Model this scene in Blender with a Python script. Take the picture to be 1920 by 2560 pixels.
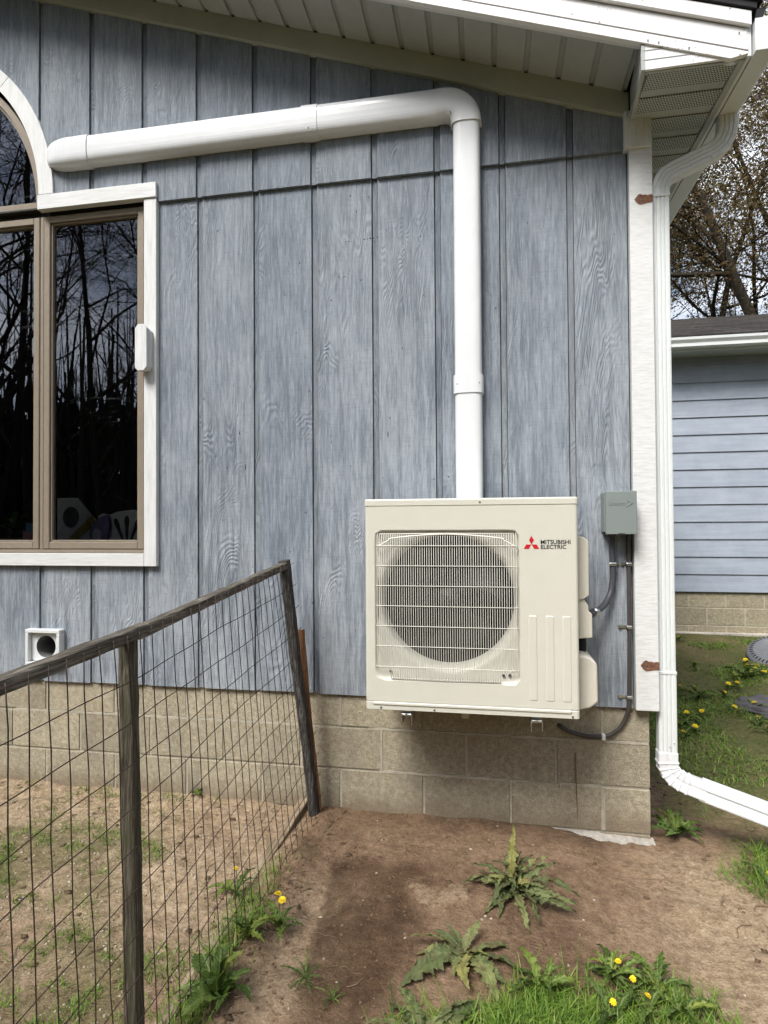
import bpy, bmesh, math, random
import numpy as np
from mathutils import Vector, Matrix

for o in list(bpy.data.objects): bpy.data.objects.remove(o)
SC = bpy.context.scene
COL = SC.collection
R = math.radians

# ------------------------------------------------------------------ camera
cam_d = bpy.data.cameras.new('camera'); cam = bpy.data.objects.new('camera', cam_d); COL.objects.link(cam)
cam_d.sensor_fit = 'VERTICAL'; cam_d.sensor_height = 36.0; cam_d.lens = 36.0 * 1480.0 / 2560.0
cam_d.clip_start = 0.05; cam_d.clip_end = 500
yaw, pitch, roll = -0.1759, 0.0163, -0.0064
fw = Vector((math.sin(yaw) * math.cos(pitch), math.cos(yaw) * math.cos(pitch), math.sin(pitch)))
rt = Vector((math.cos(yaw), -math.sin(yaw), 0)); up = rt.cross(fw)
r2 = math.cos(roll) * rt + math.sin(roll) * up; u2 = -math.sin(roll) * rt + math.cos(roll) * up
m = Matrix((r2, u2, -fw)).transposed().to_4x4(); m.translation = Vector((-0.3632, -2.8073, 0.0))
cam.matrix_world = m
SC.camera = cam

# ------------------------------------------------------------------ light
SUN_DIR = Vector((-0.36, -0.74, 1.02)).normalized()      # towards the sun
sun_el = math.asin(SUN_DIR.z); sun_az = math.atan2(SUN_DIR.x, SUN_DIR.y)
sd = bpy.data.lights.new('sun', 'SUN'); sd.energy = 2.0; sd.angle = R(25); sd.color = (1.0, 0.965, 0.91)
so = bpy.data.objects.new('sun', sd); COL.objects.link(so)
so.rotation_euler = SUN_DIR.to_track_quat('Z', 'Y').to_euler(); so.location = (-3, -6, 12)

W = bpy.data.worlds.new('World'); SC.world = W; W.use_nodes = True
nt = W.node_tree; nt.nodes.clear()
def wn(t, **k):
    n = nt.nodes.new(t)
    for a, b in k.items(): setattr(n, a, b)
    return n
sky = wn('ShaderNodeTexSky', sky_type='NISHITA', sun_disc=False, sun_elevation=sun_el, sun_rotation=sun_az)
tc = wn('ShaderNodeTexCoord')
mp = wn('ShaderNodeMapping'); mp.inputs['Scale'].default_value = (1.0, 1.0, 1.6)
nz = wn('ShaderNodeTexNoise'); nz.inputs['Scale'].default_value = 3.2; nz.inputs['Detail'].default_value = 7; nz.inputs['Roughness'].default_value = 0.58
rp = wn('ShaderNodeValToRGB'); rp.color_ramp.elements[0].position = 0.36; rp.color_ramp.elements[1].position = 0.58
mx = wn('ShaderNodeMixRGB'); mx.inputs['Color2'].default_value = (12.5, 13.0, 13.8, 1)
bg = wn('ShaderNodeBackground'); bg.inputs['Strength'].default_value = 0.030
ow = wn('ShaderNodeOutputWorld')
L = nt.links.new
L(tc.outputs['Generated'], mp.inputs['Vector']); L(mp.outputs['Vector'], nz.inputs['Vector']); L(nz.outputs['Fac'], rp.inputs['Fac'])
L(rp.outputs['Color'], mx.inputs['Fac']); L(sky.outputs['Color'], mx.inputs['Color1']); L(mx.outputs['Color'], bg.inputs['Color']); L(bg.outputs['Background'], ow.inputs['Surface'])
SC.view_settings.view_transform = 'Standard'; SC.view_settings.look = 'None'
SC.view_settings.exposure = 1.9; SC.view_settings.gamma = 1.0; SC.view_settings.use_curve_mapping = False

SC.cycles.max_bounces = 5; SC.cycles.diffuse_bounces = 2; SC.cycles.glossy_bounces = 3; SC.cycles.transmission_bounces = 2; SC.cycles.transparent_max_bounces = 6
SC.cycles.use_adaptive_sampling = True; SC.cycles.adaptive_threshold = 0.03; SC.cycles.caustics_reflective = False; SC.cycles.caustics_refractive = False

# ------------------------------------------------------------------ noise helpers (python side)
def _h(i, j, s):
    n = (i * 374761393 + j * 668265263 + s * 982451653) & 0x7fffffff
    n = ((n ^ (n >> 13)) * 1274126177) & 0x7fffffff
    return ((n ^ (n >> 16)) & 0xffff) / 65535.0
def vnoise(x, y, s=0):
    x = np.asarray(x, float); y = np.asarray(y, float)
    i = np.floor(x).astype(np.int64); j = np.floor(y).astype(np.int64); fx = x - i; fy = y - j
    fx = fx * fx * (3 - 2 * fx); fy = fy * fy * (3 - 2 * fy)
    a = _h(i, j, s); b = _h(i + 1, j, s); c = _h(i, j + 1, s); d = _h(i + 1, j + 1, s)
    return (a * (1 - fx) + b * fx) * (1 - fy) + (c * (1 - fx) + d * fx) * fy
def fbm(x, y, o=4, s=0):
    t = 0; a = 0.5
    for k in range(o): t = t + a * vnoise(np.asarray(x) * 2 ** k, np.asarray(y) * 2 ** k, s + k); a *= .5
    return t / (1 - .5 ** o)
def sst(a, b, x):
    t = np.clip((np.asarray(x, float) - a) / (b - a), 0, 1); return t * t * (3 - 2 * t)

# ------------------------------------------------------------------ materials
MATS = {}
class NT:
    """small wrapper to wire shader nodes"""
    def __init__(s, name):
        s.m = bpy.data.materials.new(name); s.m.use_nodes = True; s.t = s.m.node_tree
        s.b = s.t.nodes['Principled BSDF']; s.out = s.t.nodes['Material Output']
        MATS[name] = s.m
    def n(s, t, **k):
        n = s.t.nodes.new(t)
        for a, b in k.items():
            if a in n.inputs.keys(): s.put(n.inputs[a], b)
            else: setattr(n, a, b)
        return n
    def put(s, sock, v):
        if hasattr(v, 'is_linked') or isinstance(v, bpy.types.NodeSocket): s.t.links.new(v, sock)
        else: sock.default_value = v
    def math(s, op, a, b=None, c=None, clamp=False):
        n = s.t.nodes.new('ShaderNodeMath'); n.operation = op; n.use_clamp = clamp
        s.put(n.inputs[0], a)
        if b is not None: s.put(n.inputs[1], b)
        if c is not None: s.put(n.inputs[2], c)
        return n.outputs[0]
    def mix(s, f, a, b, mode='MIX'):
        n = s.t.nodes.new('ShaderNodeMixRGB'); n.blend_type = mode
        s.put(n.inputs[0], f); s.put(n.inputs[1], a); s.put(n.inputs[2], b); return n.outputs[0]
    def ramp(s, f, stops):
        n = s.t.nodes.new('ShaderNodeValToRGB'); e = n.color_ramp.elements
        while len(e) < len(stops): e.new(0.5)
        for el, (p, c) in zip(e, stops):
            el.position = p; el.color = (c[0], c[1], c[2], 1) if hasattr(c, '__len__') else (c, c, c, 1)
        s.put(n.inputs[0], f); return n.outputs[0]
    def pos(s, scale=(1, 1, 1), rnd=0.0, kind='pos'):
        if kind == 'pos': v = s.t.nodes.new('ShaderNodeNewGeometry').outputs['Position']
        else: v = s.t.nodes.new('ShaderNodeTexCoord').outputs['Object']
        if rnd:
            oi = s.t.nodes.new('ShaderNodeObjectInfo')
            k = s.t.nodes.new('ShaderNodeVectorMath'); k.operation = 'SCALE'; k.inputs[0].default_value = (17.3, 5.1, 31.7)
            s.t.links.new(oi.outputs['Random'], k.inputs['Scale'])
            ad = s.t.nodes.new('ShaderNodeVectorMath'); ad.operation = 'ADD'
            s.t.links.new(v, ad.inputs[0]); s.t.links.new(k.outputs[0], ad.inputs[1]); v = ad.outputs[0]
        ml = s.t.nodes.new('ShaderNodeVectorMath'); ml.operation = 'MULTIPLY'; ml.inputs[1].default_value = scale
        s.t.links.new(v, ml.inputs[0]); return ml.outputs[0]
    def noise(s, vec, scale=1.0, detail=4, rough=.55, dist=0.0):
        n = s.t.nodes.new('ShaderNodeTexNoise'); s.put(n.inputs['Vector'], vec)
        n.inputs['Scale'].default_value = scale; n.inputs['Detail'].default_value = detail
        n.inputs['Roughness'].default_value = rough; n.inputs['Distortion'].default_value = dist
        return n.outputs['Fac']
    def bump(s, h, strength=.5, dist=.01, prev=None):
        n = s.t.nodes.new('ShaderNodeBump'); n.inputs['Strength'].default_value = strength; n.inputs['Distance'].default_value = dist
        s.put(n.inputs['Height'], h)
        if prev is not None: s.put(n.inputs['Normal'], prev)
        return n.outputs['Normal']
    def rnd(s): return s.t.nodes.new('ShaderNodeObjectInfo').outputs['Random']
    def done(s, col, rough=.6, nrm=None, spec=.4, metal=0.0):
        s.put(s.b.inputs['Base Color'], col if not isinstance(col, tuple) else (*col, 1)[:4])
        s.put(s.b.inputs['Roughness'], rough); s.b.inputs['Specular IOR Level'].default_value = spec
        s.put(s.b.inputs['Metallic'], metal)
        if nrm is not None: s.put(s.b.inputs['Normal'], nrm)
        return s.m

def plain(name, col, rough=.5, metal=0., nscale=40, var=.12, bump=.15, spec=.4, bd=.002):
    t = NT(name); v = t.pos(); n1 = t.noise(v, nscale, 4); n2 = t.noise(v, nscale / 9, 3)
    f = t.math('ADD', t.math('MULTIPLY', n1, .5), t.math('MULTIPLY', n2, .5))
    c = t.ramp(f, [(.3, [a * (1 - var) for a in col]), (.7, [min(1, a * (1 + var)) for a in col])])
    return t.done(c, t.math('ADD', rough - .06, t.math('MULTIPLY', n2, .12)), t.bump(n1, bump, bd), spec, metal)

def siding_mat(name, dark=1.0, ringy=1.0):
    t = NT(name)
    def P(a, b, c): return t.pos((a, b, c), rnd=1)
    fine = t.noise(P(130, 4, 14), 1, 3, .65)
    med = t.noise(P(26, 1, 1.9), 1, 4, .68)
    big = t.noise(P(3.6, 1, 1.3), 1, 3, .55)
    field = t.noise(P(5.4, 1, 1.0), 1, 3, .42, .7)
    rings = t.math('MULTIPLY', t.math('ADD', t.math('SINE', t.math('MULTIPLY', field, 240.0)), 1.0), .5)
    gm = t.ramp(t.noise(P(3.0, 1, 1.6), 1, 2), [(.44, .08), (.62, 1)])
    rg = t.math('MULTIPLY', rings, gm)
    cross = t.noise(P(12, 2, 190), 1, 2, .5)
    base = t.ramp(med, [(.30, (.118, .136, .162)), (.5, (.160, .185, .215)), (.72, (.226, .256, .290))])
    base = t.mix(t.math('MULTIPLY', t.ramp(big, [(.35, 0), (.68, 1)]), .4), base, (.225, .260, .304, 1))
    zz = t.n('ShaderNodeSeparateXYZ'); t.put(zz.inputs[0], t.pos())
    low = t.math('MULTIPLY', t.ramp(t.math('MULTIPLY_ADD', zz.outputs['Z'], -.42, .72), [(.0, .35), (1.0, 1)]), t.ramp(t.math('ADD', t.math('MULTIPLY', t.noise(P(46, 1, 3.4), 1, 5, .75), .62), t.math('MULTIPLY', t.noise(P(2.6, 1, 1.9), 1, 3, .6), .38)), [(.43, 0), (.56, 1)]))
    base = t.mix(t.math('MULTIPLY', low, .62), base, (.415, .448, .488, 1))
    base = t.mix(t.math('MULTIPLY', t.ramp(fine, [(.30, 1), (.47, 0)]), .42), base, (.085, .105, .14, 1))
    base = t.mix(t.math('MULTIPLY', t.ramp(fine, [(.54, 0), (.70, 1)]), .32), base, (.40, .45, .51, 1))
    base = t.mix(t.math('MULTIPLY', t.ramp(cross, [(.34, 1), (.46, 0)]), .16), base, (.10, .12, .155, 1))
    base = t.mix(t.math('MULTIPLY', t.math('MULTIPLY', t.ramp(rings, [(.0, 1), (.45, 0)]), gm), .24 * .48 * ringy), base, (.090, .108, .142, 1))
    spk = t.ramp(t.noise(P(44, 4, 30), 1, 2, .5), [(.74, 0), (.78, 1)])
    base = t.mix(t.math('MULTIPLY', spk, .7), base, (.035, .042, .058, 1))
    base = t.mix(1.0, base, t.ramp(t.rnd(), [(0, tuple(dark * q for q in (.92, .93, .95))), (1, tuple(dark * q for q in (1.08, 1.07, 1.06)))]), 'MULTIPLY')
    h = t.math('ADD', t.math('MULTIPLY', rg, .9 * ringy), t.math('ADD', t.math('MULTIPLY', fine, .5), t.math('MULTIPLY', cross, .3)))
    return t.done(base, .72, t.bump(h, .55, .005), .25)

def white_wood(name, sx, sz, crack=.5):
    t = NT(name)
    v = t.pos((sx, 60, sz), rnd=1); v2 = t.pos((sx * .22, 8, sz * .22), rnd=1)
    g = t.noise(v, 1, 4, .6); b = t.noise(v2, 1, 3, .6)
    base = t.ramp(g, [(.28, (.56, .57, .565)), (.55, (.66, .668, .672)), (.8, (.705, .712, .72))])
    cr = t.ramp(t.noise(t.pos((sx * .62, 60, sz * .62), rnd=1), 1, 5, .72, .5), [(.665, 0), (.70, 1)])
    m_ = t.math('MULTIPLY', cr, t.ramp(b, [(.46, 0), (.6, 1)]))
    base = t.mix(t.math('MULTIPLY', m_, crack), base, (.22, .20, .17, 1))
    dirt = t.ramp(t.noise(t.pos((9, 9, 9), rnd=1), 1, 5, .65), [(.5, 0), (.75, 1)])
    base = t.mix(t.math('MULTIPLY', dirt, .16), base, (.50, .49, .42, 1))
    return t.done(base, .55, t.bump(t.math('SUBTRACT', g, t.math('MULTIPLY', m_, .8)), .45, .0025), .35)

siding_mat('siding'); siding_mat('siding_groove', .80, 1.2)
white_wood('trim_v', 70, 7, .55); white_wood('trim_h', 7, 90, .85); white_wood('corner_paint', 22, 120, .45)
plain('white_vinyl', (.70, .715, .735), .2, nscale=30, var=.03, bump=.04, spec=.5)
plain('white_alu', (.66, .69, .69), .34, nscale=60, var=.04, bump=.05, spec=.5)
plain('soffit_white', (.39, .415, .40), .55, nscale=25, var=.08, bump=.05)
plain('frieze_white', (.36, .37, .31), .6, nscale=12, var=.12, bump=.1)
def fascia_mat():
    t = NT('fascia'); v = t.pos()
    sp = t.ramp(t.noise(v, 85, 3, .6), [(.61, 0), (.66, 1)]); k = t.ramp(t.noise(v, 5.5, 3), [(.50, 0), (.60, 1)])
    c = t.mix(t.math('MULTIPLY', t.math('MULTIPLY', sp, k), .85), (.80, .80, .815, 1), (.16, .17, .14, 1))
    c = t.mix(t.math('MULTIPLY', t.ramp(t.noise(v, 3, 4), [(.45, 0), (.8, 1)]), .12), c, (.55, .55, .5, 1))
    return t.done(c, .4, t.bump(t.noise(v, 60, 2), .05, .002))
fascia_mat()
def vent_mat():
    t = NT('vented_soffit')
    sp = t.n('ShaderNodeSeparateXYZ'); t.put(sp.inputs[0], t.pos())
    a = t.math('MULTIPLY', sp.outputs['X'], 92.0); b = t.math('MULTIPLY', sp.outputs['Y'], 92.0)
    row = t.math('FLOOR', b); a = t.math('ADD', a, t.math('MULTIPLY', t.math('MODULO', t.math('ADD', row, 2000.0), 2.0), .5))
    fa = t.math('SUBTRACT', t.math('FRACT', a), .5); fb = t.math('SUBTRACT', t.math('FRACT', b), .5)
    d = t.math('SQRT', t.math('ADD', t.math('MULTIPLY', fa, fa), t.math('MULTIPLY', fb, fb)))
    hole = t.math('LESS_THAN', d, .34)
    c = t.mix(hole, (.46, .49, .455, 1), (.014, .016, .014, 1))
    return t.done(c, .55, t.bump(t.math('SUBTRACT', 1.0, hole), .4, .002))
vent_mat()
plain('shingle_black', (.020, .021, .024), .9, nscale=180, var=.5, bump=.6, bd=.004)
def shingles():
    t = NT('shingles'); v = t.pos()
    br = t.n('ShaderNodeTexBrick', Vector=t.pos((1, 1, 1)), Scale=1.0)
    br.inputs['Brick Width'].default_value = .32; br.inputs['Row Height'].default_value = .14; br.inputs['Mortar Size'].default_value = .012
    br.inputs['Color1'].default_value = (.022, .021, .021, 1); br.inputs['Color2'].default_value = (.060, .055, .052, 1); br.inputs['Mortar'].default_value = (.014, .014, .015, 1)
    c = t.mix(.35, br.outputs['Color'], t.ramp(t.noise(v, 60, 4), [(.3, (.012, .012, .012)), (.7, (.075, .07, .066))]))
    return t.done(c, 1.0, t.bump(t.noise(v, 120, 3), .5, .004), .0)
shingles()
def block_mat(name, c0, c1, stain=True):
    t = NT(name); v = t.pos((1, 1, 1), rnd=0)
    grit = t.noise(v, 210, 3, .7); mid = t.noise(v, 46, 4, .6); big = t.noise(v, 3.4, 4, .6)
    c = t.ramp(t.math('ADD', t.math('MULTIPLY', grit, .6), t.math('MULTIPLY', mid, .4)), [(.34, [a * .58 for a in c0]), (.5, c0), (.66, c1)])
    c = t.mix(1.0, c, t.ramp(t.rnd(), [(0, (.88, .88, .87)), (1, (1.08, 1.07, 1.05))]), 'MULTIPLY')
    if stain:
        c = t.mix(t.math('MULTIPLY', t.ramp(big, [(.55, 0), (.75, 1)]), .32), c, (.36, .25, .15, 1))
        zb = t.n('ShaderNodeSeparateXYZ'); t.put(zb.inputs[0], t.pos()); sp_ = t.math('ADD', t.math('MULTIPLY_ADD', zb.outputs['Z'], -7.0, -9.25), t.math('MULTIPLY', t.noise(t.pos((11, 11, 7)), 1, 5, .7), 1.1))
        c = t.mix(t.math('MULTIPLY', t.ramp(sp_, [(.35, 0), (.95, 1)]), .6), c, (.20, .145, .095, 1))
        c = t.mix(t.math('MULTIPLY', t.ramp(t.noise(t.pos((5, 5, 2.2)), 1, 4, .6), [(.52, 0), (.72, 1)]), .4), c, (.155, .15, .125, 1))
    return t.done(c, .92, t.bump(t.math('ADD', grit, t.math('MULTIPLY', mid, .8)), 1.0, .006), .2)
block_mat('block', (.42, .372, .275), (.62, .565, .45))
block_mat('block_garage', (.30, .265, .19), (.47, .425, .32), False)
plain('mortar', (.42, .385, .305), .95, nscale=150, var=.3, bump=.6, bd=.003)
plain('footing_plaster', (.38, .35, .31), .9, nscale=45, var=.45, bump=.5, bd=.004)
def rust_stain():
    t = NT('rust_strap'); v = t.pos(); n = t.noise(v, 90, 4)
    return t.done(t.ramp(n, [(.3, (.11, .052, .032)), (.6, (.185, .095, .062)), (.8, (.25, .155, .11))]), .85, t.bump(n, .4, .002), .2)
rust_stain()
plain('rust_faint', (.25, .15, .095), .95, nscale=120, var=.4)
plain('brown_frame', (.235, .195, .15), .5, nscale=50, var=.1, bump=.08)
plain('throat_grey', (.15, .15, .145), .7)
plain('frame_dark', (.02, .018, .016), .6)
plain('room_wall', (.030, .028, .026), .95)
plain('room_red', (.30, .07, .05), .9)
def glass():
    t = NT('window_glass'); nd = t.t.nodes; nd.remove(t.b)
    fr = t.n('ShaderNodeFresnel', IOR=1.75)
    v = t.pos((1.3, 1, 1.1)); wv = t.bump(t.noise(v, 1.2, 1), .05, .006)
    t.put(fr.inputs['Normal'], wv)
    gl = t.n('ShaderNodeBsdfGlossy', Roughness=.004); gl.inputs['Color'].default_value = (.9, .93, 1, 1); t.put(gl.inputs['Normal'], wv)
    tr = t.n('ShaderNodeBsdfTransparent'); tr.inputs['Color'].default_value = (.86, .88, .87, 1)
    mxs = t.n('ShaderNodeMixShader'); t.put(mxs.inputs[0], t.math('MULTIPLY', fr.outputs[0], 2.2)); t.put(mxs.inputs[1], tr.outputs[0]); t.put(mxs.inputs[2], gl.outputs[0])
    # wipe smears on the pane
    sm = t.ramp(t.noise(t.pos((2.0, 1, 75)), 1, 3, .6), [(.60, 0), (.75, 1)])
    smm = t.ramp(t.noise(t.pos((3.1, 1, 2.0)), 1, 2), [(.52, 0), (.66, 1)])
    df = t.n('ShaderNodeBsdfDiffuse'); df.inputs['Color'].default_value = (.55, .56, .6, 1)
    m2 = t.n('ShaderNodeMixShader'); zq = t.n('ShaderNodeSeparateXYZ'); t.put(zq.inputs[0], t.pos()); t.put(m2.inputs[0], t.math('MULTIPLY', t.math('MULTIPLY', t.math('MULTIPLY', sm, smm), t.ramp(zq.outputs['Z'], [(.35, 0), (.7, 1)])), .20)); t.put(m2.inputs[1], mxs.outputs[0]); t.put(m2.inputs[2], df.outputs[0])
    t.put(t.out.inputs['Surface'], m2.outputs[0]); return t.m
glass()
plain('unit_paint', (.59, .575, .50), .38, nscale=160, var=.025, bump=.06, spec=.45, bd=.0008)
plain('unit_plastic', (.62, .585, .495), .45, nscale=90, var=.04, bump=.05)
plain('grille_white', (.68, .665, .60), .35, nscale=60, var=.03, bump=.02)
plain('fan_dark', (.013, .013, .014), .6, nscale=30, var=.2)
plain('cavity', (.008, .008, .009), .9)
plain('logo_red', (.52, .012, .02), .4, var=.03)
plain('logo_black', (.014, .014, .015), .4, var=.03)
plain('steel', (.62, .64, .64), .28, metal=1.0, nscale=60, var=.1, bump=.05)
plain('dark_screw', (.14, .14, .135), .4, metal=.8)
plain('box_grey', (.205, .235, .228), .42, nscale=120, var=.04, bump=.08, spec=.45)
plain('conduit_grey', (.055, .06, .07), .5, nscale=60, var=.15, bump=.06)
plain('cable_brown', (.060, .052, .048), .55, nscale=60, var=.2, bump=.06)
plain('copper_wrap', (.012, .012, .013), .8, nscale=80, var=.3, bump=.4)
def old_wood(name, cols, sx, sy, sz, rough=.9):
    t = NT(name); v = t.pos((sx, sy, sz), rnd=1); g = t.noise(v, 1, 5, .65, .4); b = t.noise(t.pos((9, 9, 9)), 1, 3)
    c = t.ramp(g, [(.28, cols[0]), (.5, cols[1]), (.72, cols[2])])
    c = t.mix(t.math('MULTIPLY', t.ramp(b, [(.42, 0), (.7, 1)]), .55), c, cols[3] if len(cols) > 3 else cols[0])
    c = c if not isinstance(c, tuple) else c
    return t.done(c, rough, t.bump(g, .9, .006), .15)
def c4(a): return (*a, 1)
old_wood('rail_wood', [(.024, .021, .018), (.120, .106, .088), (.30, .27, .235), c4((.060, .054, .042))], 150, 9, 150)
old_wood('post_wood', [(.016, .013, .010), (.072, .062, .046), (.20, .178, .14), c4((.058, .064, .030))], 170, 170, 9)
old_wood('post_grey', [(.014, .014, .014), (.064, .062, .059), (.20, .195, .185), c4((.036, .032, .028))], 170, 170, 9)
old_wood('stake_wood', [(.17, .075, .035), (.30, .15, .075), (.42, .24, .14), c4((.22, .12, .07))], 70, 70, 7)
old_wood('plank_wood', [(.10, .07, .045), (.27, .205, .14), (.42, .34, .25), c4((.12, .09, .06))], 70, 6, 70)
old_wood('bark', [(.008, .006, .005), (.024, .019, .015), (.055, .045, .036), c4((.030, .030, .015))], 14, 14, 5)
plain('wood_mass', (.022, .018, .015), .95, nscale=1.5, var=.4, bump=0.0)
def wire_mat():
    t = NT('rusty_wire'); n = t.noise(t.pos(), 26, 3)
    return t.done(t.ramp(n, [(.3, (.022, .016, .015)), (.55, (.050, .030, .024)), (.75, (.10, .085, .08))]), .6, None, .4, .35)
wire_mat()
def clap_mat():
    t = NT('clapboard'); v = t.pos((2.2, 2, 30), rnd=1); n = t.noise(v, 1, 4, .6); k = t.noise(t.pos(), 5, 4, .6)
    c = t.ramp(t.math('ADD', t.math('MULTIPLY', n, .5), t.math('MULTIPLY', k, .5)), [(.3, (.225, .255, .315)), (.7, (.33, .37, .43))])
    return t.done(c, .5, t.bump(n, .12, .004))
clap_mat()
def blade_mat():
    t = NT('blade'); at = t.n('ShaderNodeVertexColor'); at.layer_name = 'tint'
    sp = t.n('ShaderNodeSeparateColor'); t.put(sp.inputs[0], at.outputs['Color']); n = t.noise(t.pos(), 9, 3)
    f = t.math('ADD', t.math('MULTIPLY', sp.outputs[0], .75), t.math('MULTIPLY', n, .25))
    c = t.ramp(f, [(.08, (.030, .060, .010)), (.33, (.085, .165, .020)), (.60, (.165, .27, .036)), (.80, (.26, .31, .075)), (.95, (.36, .31, .15))])
    t.done(c, .5, None, .3); tl = t.n('ShaderNodeBsdfTranslucent'); t.put(tl.inputs['Color'], c); ms = t.n('ShaderNodeMixShader'); ms.inputs[0].default_value = .25
    t.put(ms.inputs[1], t.b.outputs[0]); t.put(ms.inputs[2], tl.outputs[0]); t.put(t.out.inputs['Surface'], ms.outputs[0])
def leaf_mat(name, cols, trans=.25, rough=.55, nscale=30, rib=None, dirt=None):
    t = NT(name); n = t.noise(t.pos(), nscale, 3)
    r_ = t.rnd(); f = t.math('ADD', t.math('MULTIPLY', n, .7), t.math('MULTIPLY', r_, .3))
    c = t.ramp(f, [(.25, cols[0]), (.5, cols[1]), (.75, cols[2])])
    nr = None
    if rib:
        q = t.n('ShaderNodeSeparateXYZ'); t.put(q.inputs[0], t.pos(kind='obj'))
        ay = t.math('ABSOLUTE', q.outputs['Y'])
        c = t.mix(t.math('MULTIPLY', t.ramp(ay, [(.0015, 1), (.004, 0)]), .7), c, (*rib, 1))
        vein = t.math('SINE', t.math('ADD', t.math('MULTIPLY', q.outputs['X'], 330.0), t.math('MULTIPLY', ay, -420.0)))
        c = t.mix(t.math('MULTIPLY', t.ramp(vein, [(.7, 0), (1, 1)]), .22), c, (*rib, 1))
        nr = t.bump(t.math('ADD', t.math('MULTIPLY', vein, .25), t.noise(t.pos(), 160, 3)), .6, .003)
    if rib: c = t.mix(1.0, c, t.ramp(t.rnd(), [(0, (.72, .74, .7)), (.5, (1, 1, 1)), (.85, (1.12, 1.08, .95)), (.93, (1.3, 1.14, .85))]), 'MULTIPLY')
    if dirt: c = t.mix(t.math('MULTIPLY', t.ramp(t.noise(t.pos(), 24, 4, .65), [(.5, 0), (.66, 1)]), .8), c, (*dirt, 1))
    t.done(c, rough, nr, .3)
    tl = t.n('ShaderNodeBsdfTranslucent'); t.put(tl.inputs['Color'], c)
    ms = t.n('ShaderNodeMixShader'); ms.inputs[0].default_value = trans
    t.put(ms.inputs[1], t.b.outputs[0]); t.put(ms.inputs[2], tl.outputs[0]); t.put(t.out.inputs['Surface'], ms.outputs[0]); return t.m
leaf_mat('grass', [(.040, .080, .012), (.095, .165, .028), (.20, .26, .065)], .3, .5, 22)
blade_mat()
leaf_mat('dry_grass', [(.10, .075, .03), (.19, .15, .07), (.30, .25, .14)], .2, .7, 22)
leaf_mat('dock_leaf', [(.072, .092, .034), (.150, .182, .070), (.245, .265, .120)], .25, .65, 34, (.22, .235, .11), (.13, .09, .05))
leaf_mat('dandelion_leaf', [(.040, .072, .012), (.084, .138, .024), (.165, .225, .055)], .25, .5, 40, (.26, .33, .12))
leaf_mat('tree_leaf', [(.070, .044, .020), (.150, .105, .040), (.215, .190, .070)], .45, .6, 2.2)
leaf_mat('house_leaf', [(.03, .08, .01), (.07, .15, .02), (.14, .24, .06)], .2)
leaf_mat('litter', [(.05, .032, .018), (.12, .08, .045), (.25, .19, .12)], .05, .8, 40)
plain('petal', (.82, .58, .012), .6, nscale=200, var=.15)
plain('petal_core', (.70, .36, .008), .7, nscale=200, var=.2)
plain('pebble', (.38, .325, .25), .8, nscale=60, var=.5)
plain('lid_plastic', (.13, .135, .145), .45, nscale=20, var=.15)
plain('dark_stone', (.075, .07, .075), .85, nscale=14, var=.5, bump=.6, bd=.02)
plain('chair_white', (.80, .80, .78), .6); plain('bag_purple', (.30, .22, .5), .5); plain('box_yellow', (.40, .28, .06), .6); plain('cloth_dark', (.06, .07, .075), .9)
plain('paper_white', (.7, .7, .72), .6); plain('pot_clay', (.2, .09, .05), .8); plain('card_blue', (.08, .22, .34), .6); plain('card_pink', (.42, .22, .24), .6)
def ground_mat():
    t = NT('soil'); v = t.pos()
    at = t.n('ShaderNodeVertexColor'); at.layer_name = 'mask'
    sp = t.n('ShaderNodeSeparateColor'); t.put(sp.inputs[0], at.outputs['Color'])
    sand, dark_soil, moss = sp.outputs[0], sp.outputs[1], sp.outputs[2]
    g1 = t.noise(v, 130, 4, .7); g2 = t.noise(v, 34, 4, .65); g3 = t.noise(v, 6.5, 4, .6)
    f = t.math('ADD', t.math('MULTIPLY', g1, .5), t.math('MULTIPLY', g2, .5))
    soil = t.ramp(f, [(.30, (.075, .043, .025)), (.48, (.195, .124, .076)), (.66, (.315, .218, .142))])
    soil = t.mix(t.math('MULTIPLY', t.ramp(g3, [(.45, 0), (.72, 1)]), .45), soil, (.27, .185, .118, 1))
    snd = t.ramp(f, [(.30, (.12, .080, .046)), (.48, (.34, .255, .165)), (.66, (.54, .435, .305))])
    drk = t.ramp(t.noise(v, 15, 5, .7), [(.50, 0), (.64, 1)])
    snd = t.mix(t.math('MULTIPLY', drk, .55), snd, (.125, .085, .05, 1))
    soil = t.mix(t.math('MULTIPLY', t.ramp(t.noise(v, 11, 5, .7), [(.50, 0), (.66, 1)]), .5), soil, (.080, .047, .028, 1))
    c = t.mix(sand, soil, snd)
    ms = t.ramp(f, [(.3, (.024, .032, .010)), (.5, (.072, .082, .022)), (.68, (.160, .150, .062))])
    c = t.mix(moss, c, ms)
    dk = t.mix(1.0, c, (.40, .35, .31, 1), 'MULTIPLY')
    c = t.mix(dark_soil, c, dk)
    crumbs = t.ramp(t.noise(v, 75, 3, .6), [(.66, 0), (.72, 1)])
    c = t.mix(t.math('MULTIPLY', crumbs, .5), c, (.035, .024, .016, 1))
    bits = t.ramp(t.noise(v, 88, 2, .5), [(.735, 0), (.76, 1)])
    c = t.mix(t.math('MULTIPLY', bits, .55), c, (.42, .36, .28, 1))
    h = t.math('ADD', t.math('MULTIPLY', g1, .55), g2)
    h = t.math('ADD', h, t.math('MULTIPLY', t.noise(v, 62, 3, .6), .7))
    return t.done(c, t.math('SUBTRACT', .95, t.math('MULTIPLY', dark_soil, .12)), t.bump(h, .9, .014), .25)
ground_mat()

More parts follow.
